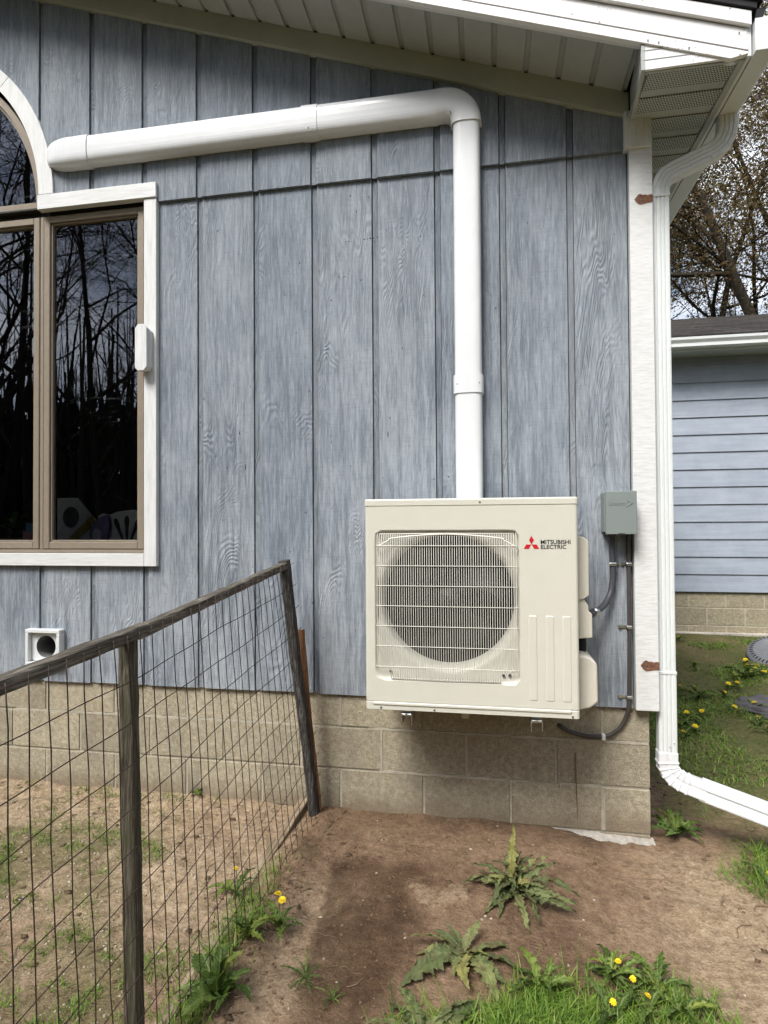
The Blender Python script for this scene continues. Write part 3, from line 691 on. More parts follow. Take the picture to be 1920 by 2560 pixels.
for i, (xx, z0, z1, w) in enumerate([(-.0745, -1.2, -1.003, .012), (.131, -.998, -.86, .012), (.131, -1.4, -1.207, .020), (-.276, -1.4, -1.207, .010), (-.479, -1.2, -1.003, .014), (-.885, -1.2, -1.003, .012), (-1.088, -.998, -.85, .012)]):
    box('mortar_joint', (xx - w / 2, xx + w / 2, .0165, .03, z0, z1), 'mortar', house, .002)
for x0, x1, z in [(-.06, .125, -1.2032), (-.95, -.30, -1.000), (-.27, .33, -1.0), (-2.9, -1.3, -1.0), (-.90, -.3, -1.2032)]:
    n = max(2, int((x1 - x0) / .03)); top_ = []; bot_ = []
    for i in range(n + 1):
        xx = x0 + (x1 - x0) * i / n; top_.append((xx, z + .0055 + .002 * math.sin(i * 1.7 + x0 * 9))); bot_.append((xx, z - .0055 - .003 * rng.random()))
    prism('mortar_joint', bot_ + top_[::-1], .0175, .03, 'mortar', house)
# footing skim showing at the right foot of the wall
rgf = random.Random(4); nf = 40; vs = []; fs = []
for i in range(nf + 1):
    xx = -.20 + .545 * i / nf; w_ = .012 + .030 * (i / nf) + .012 * math.sin(i * .9) + rgf.uniform(-.006, .006); zt_ = -1.409 - .016 * (i / nf) ** 2
    vs += [(xx, .030, zt_ + .004), (xx, .012, zt_ + rgf.uniform(-.002, .002)), (xx, .012 - w_ * .6, zt_ - .006 + rgf.uniform(-.003, .003)), (xx + rgf.uniform(-.004, .004), .010 - w_, zt_ - .024), (xx, .008 - w_, zt_ - .09)]
for i in range(nf):
    for j in range(4): a = i * 5 + j; fs.append((a, a + 1, a + 6, a + 5))
obj('footing', mesh('footing', vs, fs), 'footing_plaster', house, True)
box('house_side_wall', (.10, .331, .115, 7.0, -1.6, 1.79), 'clapboard', house, 0)
box('house_side_wall', (LO, LO + .2, .115, 7.0, -1.6, 1.79), 'clapboard', house, 0)
# thin red pencil of rust on the blocks
prism('rust_streak', [(.012, -1.06), (.017, -1.06), (.019, -1.25), (.022, -1.36), (.018, -1.36), (.014, -1.25)], .0150, .0195, 'rust_faint', house)

# ------------------------------------------------------------------ window
win = thing('window', (XC, 0, .8), '', ''); win.parent = house; win.location = Vector((XC, 0, .8)) - house.location
for q in ('label', 'category'):
    if q in win: del win[q]
win['label'] = 'brown framed window with arched top and peeling white surround'
def wb(name, b, mat, bev=.0015): return box(name, b, mat, win, bev)
def both(name, b, mat, bev=.002):
    wb(name, b, mat, bev); x0, x1 = 2 * XC - b[1], 2 * XC - b[0]; wb(name, (x0, x1) + tuple(b[2:]), mat, bev)
both('trim_board', (-2.113, -2.043, -.026, .004, -.222, 1.682), 'trim_v')
both('trim_board', (-2.735, -2.041, -.034, .004, 1.6835, 1.762), 'trim_h')
wb('trim_board', (2 * XC + 2.1135, -2.1135, -.026, .004, -.222, -.157), 'trim_h')
# arched trim in four pieces per side and the frame behind it
def ring(name, r0, r1, y0, y1, t0, t1, mat, n=14, par=win, zc=1.77):
    pts = [(XC + r1 * math.cos(t), zc + r1 * math.sin(t)) for t in np.linspace(t0, t1, n)] + [(XC + r0 * math.cos(t), zc + r0 * math.sin(t)) for t in np.linspace(t1, t0, n)]
    return prism(name, pts, y0, y1, mat, par, .0012)
for i in range(4):
    ring('arch_trim', .852, .940, -.028, .003, math.pi * i / 4 + (.0 if i else -.002), math.pi * (i + 1) / 4 - .002, 'trim_v')
ring('arch_frame', .815, .850, .004, .07, .0, math.pi, 'brown_frame', 40, win, 1.74)
ring('arch_bead', .800, .8145, .020, .07, .0, math.pi, 'brown_frame', 40, win, 1.74)
XR = XC + .85; XLf = XC - .85
wb('arch_sill', (XLf, XR, .0045, .07, 1.712, 1.7405), 'brown_frame')
wb('arch_sill', (XLf + .03, XR - .03, .015, .07, 1.7415, 1.754), 'brown_frame')
wb('flashing', (XLf, XR, -.006, .05, 1.700, 1.711), 'frame_dark')
# casements: right, centre, left
def casement(x0, x1):
    z0, z1 = -.135, 1.668
    wb('sash_stile', (x0, x0 + .036, .012, .055, z0, z1), 'brown_frame', .003); wb('sash_stile', (x1 - .036, x1, .012, .055, z0, z1), 'brown_frame', .003)
    wb('sash_rail', (x0 + .0365, x1 - .0365, .013, .055, z0, z0 + .038), 'brown_frame', .003); wb('sash_rail', (x0 + .0365, x1 - .0365, .013, .055, z1 - .036, z1), 'brown_frame', .003)
    for a, b in ((x0 + .0370, x0 + .0450), (x1 - .0450, x1 - .0370)): wb('bead', (a, b, .024, .055, z0 + .0385, z1 - .0365), 'brown_frame')
    wb('bead', (x0 + .0455, x1 - .0455, .024, .055, z0 + .0385, z0 + .047), 'brown_frame'); wb('bead', (x0 + .0455, x1 - .0455, .024, .055, z1 - .045, z1 - .0365), 'brown_frame')
    me_ = mesh('pane', [(x0 + .04, .040, z0 + .04), (x1 - .04, .040, z0 + .04), (x1 - .04, .040, z1 - .04), (x0 + .04, .040, z1 - .04), (x0 + .04, .044, z0 + .04), (x1 - .04, .044, z0 + .04), (x1 - .04, .044, z1 - .04), (x0 + .04, .044, z1 - .04)], [(0, 1, 2, 3)])
    obj('pane', me_, 'window_glass', win)
casement(-2.731, -2.137); casement(2 * XC + 2.758, -2.758); casement(2 * XC + 2.137, 2 * XC + 2.731)
for xx in (-2.7445, 2 * XC + 2.7445): wb('mullion', (xx - .010, xx + .010, .016, .07, -.137, 1.67), 'brown_frame')
both('jamb', (-2.1345, -2.1140, .010, .09, -.157, 1.682), 'brown_frame')
wb('sill', (2 * XC + 2.1145, -2.1145, .006, .09, -.1565, -.1385), 'brown_frame')
wb('head', (2 * XC + 2.1145, -2.1145, .030, .09, 1.672, 1.699), 'frame_dark')
ap = [(XC + .806 * math.cos(t), 1.74 + .806 * math.sin(t)) for t in np.linspace(.0, math.pi, 40)]
obj('pane', mesh('pane', [(a, .040, max(b, 1.75)) for a, b in ap], [tuple(range(40))]), 'window_glass', win)
# the dark room behind the glass
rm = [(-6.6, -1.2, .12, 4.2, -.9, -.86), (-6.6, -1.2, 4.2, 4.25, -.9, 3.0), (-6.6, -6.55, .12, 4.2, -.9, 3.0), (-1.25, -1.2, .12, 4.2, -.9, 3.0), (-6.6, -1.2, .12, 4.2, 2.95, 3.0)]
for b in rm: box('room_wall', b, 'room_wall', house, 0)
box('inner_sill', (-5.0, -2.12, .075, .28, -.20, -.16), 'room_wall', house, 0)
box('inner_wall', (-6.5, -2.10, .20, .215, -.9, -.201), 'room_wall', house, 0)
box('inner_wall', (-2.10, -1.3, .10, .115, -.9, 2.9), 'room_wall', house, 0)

# things seen dimly through the panes
ch = thing('chair', (-2.33, .62, -.86), 'white chair with three teardrop cut-outs in its back, behind the right pane', 'chair')
prism('backrest', [(-2.52, -.30), (-2.14, -.30), (-2.14, .02), (-2.20, .06), (-2.30, .082), (-2.40, .072), (-2.46, .05), (-2.50, .062), (-2.535, .045), (-2.53, .01), (-2.50, -.03)], .60, .625, 'chair_white', ch, .004)
for a in (-.38, 0, .38):
    cx_, cz_ = -2.335, -.17
    pts = []
    for t, w in ((.02, .004), (.08, .006), (.14, .010), (.18, .015), (.205, .012), (.215, .004)):
        pts.append((t, w))
    poly = [(cx_ + math.sin(a) * t + math.cos(a) * w, cz_ + math.cos(a) * t - math.sin(a) * w) for t, w in pts] + [(cx_ + math.sin(a) * t - math.cos(a) * w, cz_ + math.cos(a) * t + math.sin(a) * w) for t, w in pts[::-1]]
    prism('cutout', poly, .596, .5995, 'frame_dark', ch)
box('seat', (-2.53, -2.14, .63, 1.0, -.44, -.40), 'chair_white', ch, .01)
for a, b in ((-2.52, .62), (-2.16, .62), (-2.52, .97), (-2.16, .97)): box('leg', (a, a + .035, b, b + .035, -.86, -.43), 'chair_white', ch, .004)
bag = thing('paper_bag', (-2.64, .5, -.16), 'white printed bag with a yellow band leaning on the inner sill', 'bag')
prism('body', [(-2.86, -.155), (-2.60, -.155), (-2.545, -.03), (-2.72, .16), (-2.86, .16)], .46, .475, 'paper_white', bag, .004)
prism('band', [(-2.84, -.15), (-2.78, -.15), (-2.585, .00), (-2.615, .05)], .454, .459, 'box_yellow', bag)
prism('print', [(-2.76 + .055 * math.cos(t), .04 + .065 * math.sin(t)) for t in np.linspace(0, 6.0, 14)], .455, .459, 'cloth_dark', bag)
sn = thing('snack_bag', (-2.52, .42, -.16), 'small purple bag standing between the white bag and the chair', 'bag')
prism('body', [(-2.585, -.155), (-2.48, -.155), (-2.45, -.02), (-2.465, .055), (-2.53, .03), (-2.58, -.04)], .40, .43, 'bag_purple', sn, .006)
prism('label_print', [(-2.53 + .03 * math.cos(t), -.07 + .04 * math.sin(t)) for t in np.linspace(0, 6.0, 12)], .396, .3995, 'paper_white', sn)
tb = thing('table', (-2.4, 2.6, -.86), 'dark red table deep in the room behind the right pane', 'table')
box('top', (-3.2, -1.6, 2.2, 3.2, .10, .16), 'room_red', tb, .01); box('leg', (-3.1, -2.9, 2.3, 2.5, -.86, .10), 'room_red', tb, .01); box('leg', (-2.2, -2.0, 2.3, 2.5, -.86, .10), 'room_red', tb, .01)
hp = thing('potted_plant', (-2.96, .22, -.16), 'leafy green houseplant on the inner sill behind the left pane', 'plant')
box('pot', (-3.06, -2.92, .16, .27, -.158, -.08), 'pot_clay', hp, .012)
cards = thing('greeting_cards', (-2.83, .2, -.16), 'blue and pink cards propped beside the houseplant', 'cards')
prism('card', [(-2.86, -.155), (-2.80, -.155), (-2.79, -.05), (-2.85, -.04)], .155, .158, 'card_pink', cards); prism('card', [(-2.845, -.10), (-2.79, -.10), (-2.79, .0), (-2.84, .01)], .165, .168, 'card_blue', cards)

for o_, dx_, dy_ in ((ch, -.18, -.16), (bag, -.15, 0), (sn, -.16, 0), (hp, -.12, 0), (cards, -.13, 0)): o_.location.x += dx_; o_.location.y += dy_

# ------------------------------------------------------------------ heat pump
UX0, UX1, UZ0, UZ1, UY = -.868, -.026, -.765, .090, -.420
UB = -.095                                                # back of the cabinet
hpump = thing('heat_pump', ((UX0 + UX1) / 2, -.25, UZ0), 'cream outdoor heat pump unit hanging on brackets on the blue wall', 'heat pump')
RX0, RX1, RZ0, RZ1 = -.826, -.250, -.644, -.037            # grille recess
FC = (-.532, -.322); FR = .267                             # fan opening
def rrect(x0, x1, z0, z1, r, n=6):
    out = []
    for cx, cz, a in ((x1 - r, z1 - r, 0), (x0 + r, z1 - r, 90), (x0 + r, z0 + r, 180), (x1 - r, z0 + r, 270)):
        for i in range(n + 1):
            t = R(a + 90 * i / n); out.append((cx + r * math.cos(t), cz + r * math.sin(t)))
    return out
# front panel with the recess and the bell mouth: one continuous sheet of rings
def ring_sheet(rings, name, mat, par, close=True):
    n = len(rings[0]); vs = [p for r_ in rings for p in r_]; fs = []
    for i in range(len(rings) - 1):
        for j in range(n): fs.append((i * n + j, i * n + (j + 1) % n, (i + 1) * n + (j + 1) % n, (i + 1) * n + j))
    return obj(name, mesh(name, vs, fs), mat, par, False)
NA = 96
def ray_rect(x0, x1, z0, z1, c, t, rr=0.0):
    """point of a rounded rectangle's outline seen from c at angle t"""
    dx, dz = math.cos(t), math.sin(t); best = 9
    for v_, d in (((x1 - c[0]), dx), ((x0 - c[0]), dx), ((z1 - c[1]), dz), ((z0 - c[1]), dz)):
        if abs(d) > 1e-9 and v_ / d > 0: best = min(best, v_ / d)
    x_, z_ = c[0] + dx * best, c[1] + dz * best
    if rr:
        for cx, cz, sx, sz in ((x1 - rr, z1 - rr, 1, 1), (x0 + rr, z1 - rr, -1, 1), (x0 + rr, z0 + rr, -1, -1), (x1 - rr, z0 + rr, 1, -1)):
            if (x_ - cx) * sx > 0 and (z_ - cz) * sz > 0:
                ex, ez = c[0] - cx, c[1] - cz; b = ex * dx + ez * dz; q = b * b - (ex * ex + ez * ez - rr * rr)
                if q > 0: tt = -b + math.sqrt(q); x_, z_ = c[0] + dx * tt, c[1] + dz * tt
    return x_, z_
angs = [2 * math.pi * (i + .5) / NA for i in range(NA)]
corner_angs = [math.atan2(z - FC[1], x - FC[0]) % (2 * math.pi) for x in (UX0 + .012, UX1 - .012) for z in (UZ0 + .034, UZ1 - .026)]
for ca_ in corner_angs:
    j = min(range(NA), key=lambda i: abs(angs[i] - ca_)); angs[j] = ca_
def rect_ring(x0, x1, z0, z1, y, rr): return [(*(lambda p: (p[0], y, p[1]))(ray_rect(x0, x1, z0, z1, FC, t, rr)),) for t in angs]
def circ_ring(r, y): return [(FC[0] + r * math.cos(t), y, FC[1] + r * math.sin(t)) for t in angs]
rings = [rect_ring(UX0 + .012, UX1 - .012, UZ0 + .034, UZ1 - .026, UY, 0), rect_ring(RX0 - .004, RX1 + .004, RZ0 - .004, RZ1 + .004, UY, .026), rect_ring(RX0, RX1, RZ0, RZ1, UY + .002, .024),
         rect_ring(RX0 + .003, RX1 - .003, RZ0 + .003, RZ1 - .003, UY + .013, .022), rect_ring(RX0 + .008, RX1 - .008, RZ0 + .008, RZ1 - .008, UY + .016, .02),
         circ_ring(FR + .030, UY + .0175), circ_ring(FR + .016, UY + .022), circ_ring(FR + .006, UY + .034), circ_ring(FR, UY + .052), circ_ring(FR - .001, UY + .10)]
fp_ = ring_sheet(rings, 'front_panel', 'unit_paint', hpump); fp_.data.polygons.foreach_set('use_smooth', [i >= NA for i in range(len(fp_.data.polygons))])
# cabinet shell around it: rounded vertical edges
rr = .012
def shell(z0, z1, grow, name, mat, top=False):
    pr = [(UX0 - grow, UB), (UX0 - grow, UY + rr - grow * .0)] + [(UX0 - grow + rr - rr * math.cos(t), UY - grow + rr - rr * math.sin(t)) for t in np.linspace(.2, math.pi / 2, 5)]
    pr += [(UX0 + UX1 - a, b) for a, b in pr[::-1]]
    bm = bmesh.new(); n = len(pr)
    A = [bm.verts.new((a, b, z0)) for a, b in pr]; B = [bm.verts.new((a, b, z1)) for a, b in pr]
    for i in range(n):
        a_, b_ = pr[i], pr[(i + 1) % n]
        if not top and abs(a_[1] - b_[1]) < 1e-6 and a_[1] < UY + .001: continue      # front is the panel
        bm.faces.new((A[i], A[(i + 1) % n], B[(i + 1) % n], B[i]))
    if top: bm.faces.new(B); bm.faces.new(A[::-1])
    bmesh.ops.recalc_face_normals(bm, faces=list(bm.faces))
    if top: bmesh.ops.bevel(bm, geom=[e for e in bm.edges if abs(e.verts[0].co.z - z1) < 1e-6 and abs(e.verts[1].co.z - z1) < 1e-6], offset=.006, segments=2, affect='EDGES', profile=.5)
    return obj(name, bm_mesh(name, bm), mat, hpump, False)
shell(UZ0 + .034, UZ1 - .026, 0, 'side_panels', 'unit_paint')
shell(UZ1 - .0250, UZ1 + .002, .002, 'lid', 'unit_paint', True)
shell(UZ0, UZ0 + .0335, .0, 'base_pan', 'unit_paint', True)
box('back_panel', (UX0 + .004, UX1 - .004, UB - .002, UB + .006, UZ0 + .03, UZ1 - .03), 'unit_paint', hpump, 0)
# base embossing, ribs
def lozenge(name, x0, x1, z0, z1, r, y, d, mat='unit_paint', par=hpump):
    A = rrect(x0, x1, z0, z1, r); B = rrect(x0 + .004, x1 - .004, z0 + .004, z1 - .004, max(r - .004, .001)); n = len(A)
    vs = [(a, y, b) for a, b in A] + [(a, y - d, b) for a, b in B]; fs = [(j, (j + 1) % n, n + (j + 1) % n, n + j) for j in range(n)] + [tuple(range(n, 2 * n))[::-1]]
    bm = bmesh.new(); vv = [bm.verts.new(v_) for v_ in vs]
    for f in fs: bm.faces.new([vv[i] for i in f])
    bmesh.ops.recalc_face_normals(bm, faces=list(bm.faces))
    return obj(name, bm_mesh(name, bm), mat, par)
for x0 in (-.2155, -.1510, -.0875): lozenge('pressed_rib', x0, x0 + .033, -.7035, -.370, .007, UY + .0004, .0024)
lozenge('base_rib', -.840, -.055, -.7475, -.7325, .007, UY - .0004, .004)
# fan chamber and fan
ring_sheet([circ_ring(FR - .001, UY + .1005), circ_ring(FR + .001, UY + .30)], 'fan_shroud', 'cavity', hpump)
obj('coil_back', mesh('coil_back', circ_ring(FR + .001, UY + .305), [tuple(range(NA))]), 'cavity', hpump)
fan = thing('fan', (FC[0], UY + .10, FC[1]), '', ''); fan.parent = hpump; fan.location = Vector((FC[0], UY + .10, FC[1])) - hpump.location
for q in ('label', 'category'):
    if q in fan: del fan[q]
bm = bmesh.new(); bmesh.ops.create_cone(bm, cap_ends=True, segments=28, radius1=.052, radius2=.044, depth=.09)
bmesh.ops.bevel(bm, geom=[e for e in bm.edges], offset=.006, segments=2, affect='EDGES')
for v_ in bm.verts: v_.co = Vector((FC[0] + v_.co.x, UY + .13 - v_.co.z, FC[1] + v_.co.y))
obj('hub', bm_mesh('hub', bm), 'fan_dark', fan, True)
for kb in range(3):
    t0 = R(38 + 120 * kb); vs = []; fs = []; na, nr = 12, 7
    for side in (0, 1):
        for i in range(na + 1):
            for j in range(nr + 1):
                r_ = .046 + (.238 - .046) * j / nr; sw = 1.45 * (j / nr) ** .9 * .5; t = t0 - sw + 1.55 * i / na * (0.55 + .45 * j / nr)
                edge = 1 - .10 * (j / nr) ** 3 * abs(2 * i / na - 1) ** 3
                vs.append((FC[0] + r_ * edge * math.cos(t), UY + .105 + .075 * i / na + .010 * math.sin(math.pi * i / na) + side * .004, FC[1] + r_ * edge * math.sin(t)))
    N = (na + 1) * (nr + 1)
    for side in (0, 1):
        for i in range(na):
            for j in range(nr):
                a = side * N + i * (nr + 1) + j; q = (a, a + 1, a + nr + 2, a + nr + 1); fs.append(q if side else q[::-1])
    obj('blade', mesh('blade', vs, fs), 'fan_dark', fan, True)
# wire grille: bent vertical wires, horizontal wires
GY = UY - .012
wire_r = .00145
xs_w = [RX0 + .011 + i * (RX1 - RX0 - .022) / 60 for i in range(61)]
def vwire(x):
    ztop, zbot = RZ1 - .010, RZ0 + .004
    near_edge = x < -.765 or x > -.325
    if near_edge: zbot = -.598
    d = min(x - RX0, RX1 - x)
    yt = UY + .010
    return [(x, yt, ztop), (x, GY + .006, ztop - .006), (x, GY, ztop - .018), (x, GY - .002, (ztop + zbot) / 2), (x, GY, zbot + .018), (x, GY + .005, zbot + .006), (x, yt - (.006 if near_edge else 0), zbot)]
mesh_cache = {}
for x in xs_w:
    e = x < -.765 or x > -.325
    if e not in mesh_cache:
        v_, f_ = sweep([Vector(p) - Vector((x, 0, 0)) for p in vwire(x)], circ(wire_r, 5), (1, 0, 0)); mesh_cache[e] = mesh('grille_wire', v_, f_)
        me_ = mesh_cache[e]; me_.materials.append(MATS['grille_white']); me_.polygons.foreach_set('use_smooth', [True] * len(me_.polygons))
    o = link(bpy.data.objects.new('grille_wire', mesh_cache[e])); o.parent = hpump; o.location = Vector((x, 0, 0)) - hpump.location
for i, z in enumerate((-.098, -.179, -.260, -.341, -.422, -.503, -.586)):
    x0, x1 = RX0 + .005, RX1 - .005
    tube('cross_wire', [(x0, UY + .008, z), (x0 + .002, GY - .002, z), (x0 + .012, GY - .0042, z), (-.54, GY - .0052, z), (x1 - .012, GY - .0042, z), (x1 - .002, GY - .002, z), (x1, UY + .008, z)], .0014, 'grille_white', hpump, 6, (0, 0, 1))
tube('top_wire', [(RX0 + .02, GY + .008, RZ1 - .014), (-.54, GY + .002, RZ1 - .0115), (RX1 - .02, GY + .008, RZ1 - .014)], .0021, 'grille_white', hpump, 6, (0, 0, 1))
tube('frame_wire', smooth_path([(RX0 + .007, GY + .012, -.112), (RX0 + .02, GY + .003, -.098), (RX0 + .055, GY + .002, -.078), (RX0 + .085, GY + .003, -.066), (-.54, GY + .003, -.052), (RX1 - .085, GY + .003, -.066), (RX1 - .055, GY + .002, -.078), (RX1 - .02, GY + .003, -.098), (RX1 - .007, GY + .012, -.112)], 6), .0034, 'grille_white', hpump, 6, (0, 0, 1))
tube('bottom_wire', [(-.762, GY + .012, RZ0 + .006), (-.54, GY + .010, RZ0 + .005), (-.326, GY + .012, RZ0 + .006)], .0021, 'grille_white', hpump, 6, (0, 0, 1))
def screw(x, z, y, r=.0052, mat='dark_screw', par=hpump):
    bm = bmesh.new(); bmesh.ops.create_uvsphere(bm, u_segments=10, v_segments=6, radius=r)
    for v_ in bm.verts: v_.co = Vector((x + v_.co.x, y + v_.co.y * .55, z + v_.co.z))
    obj('screw', bm_mesh('screw', bm), mat, par, True)
for x, z in ((-.400, .0755), (-.805, -.757), (-.587, -.757), (-.053, -.757)): screw(x, z, UY - .002, .0042)
for x, z in ((-.765, -.611), (-.313, -.611), (-.289, -.609)): screw(x, z, UY + .010, .006)
for x, z in ((RX0 + .014, RZ1 - .006), (RX1 - .014, RZ1 - .006)): screw(x, z, UY + .006, .004)
# badge: three red diamonds and two lines of lettering, on a clear film
def flat(name, poly, mat, y0=UY - .0012, y1=UY - .0004, par=hpump): return prism(name, poly, y0, y1, mat, par)
flat('badge_diamond', [(-.2015, -.0595), (-.2105, -.0760), (-.2015, -.0925), (-.1920, -.0760)], 'logo_red')
flat('badge_diamond', [(-.2210, -.0930), (-.2022, -.0930), (-.2118, -.1098), (-.2306, -.1098)], 'logo_red')
flat('badge_diamond', [(-.2005, -.0930), (-.1818, -.0930), (-.1725, -.1098), (-.1912, -.1098)], 'logo_red')
for s, a in (('MITSUBISHI', (-.1660, -.0542, -.0915, -.0750)), ('ELECTRIC', (-.1660, -.0700, -.1100, -.0945))):
    t_ = obj('badge_lettering', text_mesh(s, *a, UY - .0003, .0009, .012), 'logo_black', hpump)
# service covers on the right side
def cover(name, poly, y0, y1, bev=.010):
    bm = bmesh.new(); me_ = prismm(poly, y0, y1); bm.from_mesh(me_)
    bmesh.ops.bevel(bm, geom=[e for e in bm.edges if e.calc_length() > .004], offset=bev, segments=3, affect='EDGES', profile=.5)
    return obj(name, bm_mesh(name, bm), 'unit_plastic', hpump, False)
cover('handle_cover', [(-.030, -.060), (.006, -.066), (.0275, -.082), (.0275, -.302), (.010, -.314), (-.030, -.326)], -.325, -.14, .004)
cover('terminal_cover', [(-.030, -.316), (.008, -.316), (.0265, -.345), (.0265, -.364), (.0405, -.378), (.0405, -.472), (-.030, -.478)], -.315, -.14, .004)
cover('valve_cover', [(-.030, -.541), (.024, -.546), (.050, -.566), (.0575, -.582), (.0590, -.728), (.030, -.752), (-.030, -.768)], -.320, -.13, .009)
tube('refrigerant_hose', smooth_path([(-.02, -.22, -.44), (.010, -.20, -.47), (.016, -.20, -.51), (.010, -.21, -.56), (-.01, -.22, -.60)], 6), .018, 'copper_wrap', hpump, 10)
# rubber-foot clamps, bracket arms, drain stub
for x in (-.699, -.1885):
    br = thing('mounting_arm', (x, -.2, UZ0), '', ''); br.parent = hpump; br.location = Vector((x, -.2, UZ0)) - hpump.location
    for q in ('label', 'category'):
        if q in br: del br[q]
    def U(b, nm='channel', mt='steel', bv=.0012): return box(nm, (x + b[0], x + b[1], b[2], b[3], UZ0 + b[4], UZ0 + b[5]), mt, br, bv)
    U((-.022, .022, -.425, .000, -.022, -.018)); U((-.022, -.019, -.425, .000, -.058, -.0225)); U((.019, .022, -.425, .000, -.058, -.0225))
    U((-.020, .020, -.432, -.40, -.0175, -.010), 'foot_plate'); U((-.016, .016, -.41, -.36, -.0095, -.0005), 'pad', 'unit_paint')
    bm = bmesh.new(); bmesh.ops.create_cone(bm, cap_ends=True, segments=6, radius1=.010, radius2=.010, depth=.008)
    for v_ in bm.verts: v_.co = Vector((x + v_.co.x, -.4345 + v_.co.z * .6, UZ0 - .0135 + v_.co.y * .4))
    obj('bolt', bm_mesh('bolt', bm), 'steel', br)
    box('wall_plate', (x - .03, x + .03, -.0095, .0005, UZ0 - .075, UZ0 + .10), 'steel', br, .001)
tube('drain_stub', [(-.468, -.33, UZ0 + .01), (-.468, -.33, UZ0 - .045)], .0155, 'unit_plastic', hpump, 16)

# ------------------------------------------------------------------ white line-set cover
lc = thing('line_set_cover', (-.45, -.03, .08), 'white plastic duct running across the wall and down to the heat pump', 'duct cover')
def dprof(hw, d):
    p = [(-hw, 0), (-hw, .012)]
    for q in np.linspace(12, 168, 15): p.append((-hw * .985 * math.cos(R(q)) ** 1 if False else -hw * .985 * math.copysign(abs(math.cos(R(q))) ** .60, math.cos(R(q))), .014 + (d - .014) * math.sin(R(q)) ** .50))
    return p + [(hw, .012), (hw, 0)]
def duct(name, path, hw, d, a0, mat='white_vinyl'):
    """profile across = a0, depth always towards -y"""
    path = [Vector(p) for p in path]; n = len(path); vs = []; fs = []; pf = dprof(hw, d); k_ = len(pf)
    for i in range(n):
        t = (path[min(i + 1, n - 1)] - path[max(i - 1, 0)]).normalized(); b = Vector((0, -1, 0)); a = b.cross(t).normalized()
        for p, q in pf: vs.append(path[i] + a * p + b * q)
    for i in range(n - 1):
        for j in range(k_ - 1): fs.append((i * k_ + j, i * k_ + j + 1, (i + 1) * k_ + j + 1, (i + 1) * k_ + j))
    fs.append(tuple(range(k_))); fs.append(tuple((n - 1) * k_ + j for j in range(k_))[::-1])
    bm = bmesh.new(); bv = [bm.verts.new(v_) for v_ in vs]
    for f in fs: bm.faces.new([bv[q] for q in f])
    bmesh.ops.recalc_face_normals(bm, faces=list(bm.faces))
    return obj(name, bm_mesh(name, bm), mat, lc, False)
HZ = 1.9575; VX = -.4525; DY0 = -.0122
hw, dd = .0745, .070
duct('channel', [(-2.44, DY0, HZ), (-1.21, DY0, HZ)], hw, dd, None); duct('channel', [(-1.205, DY0, HZ), (-.585, DY0, HZ)], hw, dd, None)
duct('coupler', [(-1.247, DY0, HZ), (-1.166, DY0, HZ)], hw + .004, dd + .004, None)
duct('channel', [(VX, DY0, 1.875), (VX, DY0, .64)], .0635, dd, None); duct('channel', [(VX, DY0, .635), (VX, DY0, .05)], .0635, dd, None)
duct('coupler', [(VX, DY0, .674), (VX, DY0, .589)], .0705, dd + .004, None)
er = .100
arcp = [(-.590, DY0, HZ), (-.552, DY0, HZ)] + [(-.5525 + er * math.sin(t), DY0, HZ - er + er * math.cos(t)) for t in np.linspace(.1, math.pi / 2, 14)] + [(VX, DY0, HZ - er - .008)]
duct('elbow', arcp, .0720, dd + .006, None)
# rounded end cap by the window
cp = []
for i in range(9):
    t = i / 8 * math.pi / 2; cp.append((-2.445 - .145 * math.sin(t) * 1.0, math.cos(t)))
pf = dprof(hw + .005, dd + .005); vs = []; fs = []; ks = len(pf)
stations = [(-2.405, 1.0, 1.0), (-2.452, 1.0, 1.0), (-2.50, .985, .985)] + [(-2.505 - .165 * math.sin(t), max(.62, math.cos(t) ** .5), max(.25, math.cos(t) ** .6)) for t in np.linspace(.15, 1.45, 9)]
for xx, sa, sb in stations:
    for p, q in pf: vs.append((xx, DY0 - q * sb, HZ + p * sa))
for i in range(len(stations) - 1):
    for j in range(ks - 1): fs.append((i * ks + j, i * ks + j + 1, (i + 1) * ks + j + 1, (i + 1) * ks + j))
fs.append(tuple((len(stations) - 1) * ks + j for j in range(ks))); fs.append(tuple(range(ks)))
bm = bmesh.new(); bv = [bm.verts.new(v_) for v_ in vs]
for f in fs: bm.faces.new([bv[q] for q in f])
bmesh.ops.recalc_face_normals(bm, faces=list(bm.faces)); obj('end_cap', bm_mesh('end_cap', bm), 'white_vinyl', lc)
for x, z, y in ((-1.208, HZ - .050, -.082), (-.524, HZ - .064, -.085), (-.392, HZ - .066, -.066), (-2.43, HZ - .055, -.078), (-2.55, HZ - .062, -.070), (VX - .05, .63, -.080), (VX + .05, .632, -.080)): screw(x, z, y, .0034, 'dark_screw', lc)

# ------------------------------------------------------------------ disconnect box, whip and cable
bx = thing('disconnect_box', (.198, -.05, -.06), 'grey metal electrical disconnect box on the wall beside the corner board', 'electrical box')
box('body', (.133, .258, -.085, .0005, -.052, .122), 'box_grey', bx, .002)
box('cover', (.136, .264, -.106, -.086, -.0615, .1265), 'box_grey', bx, .0025, 2)
prism('embossed_arrow', [(.224, .086), (.248, .074), (.215, .053), (.236, .0735)], -.1085, -.1058, 'box_grey', bx, .0008)
obj('embossed_lettering', text_mesh('Connecticut', .148, .224, .0645, .0815, -.1058, .0016), 'box_grey', bx)
box('latch', (.186, .214, -.1085, -.1062, -.0612, -.056), 'dark_screw', bx, .0008)
wp = thing('conduit', (.17, -.03, -.06), 'thick dark grey flexible conduit curving from the box to the heat pump', 'conduit')
tube('fitting', [(.1725, -.038, -.053), (.1725, -.038, -.073)], .0175, 'conduit_grey', wp, 14)
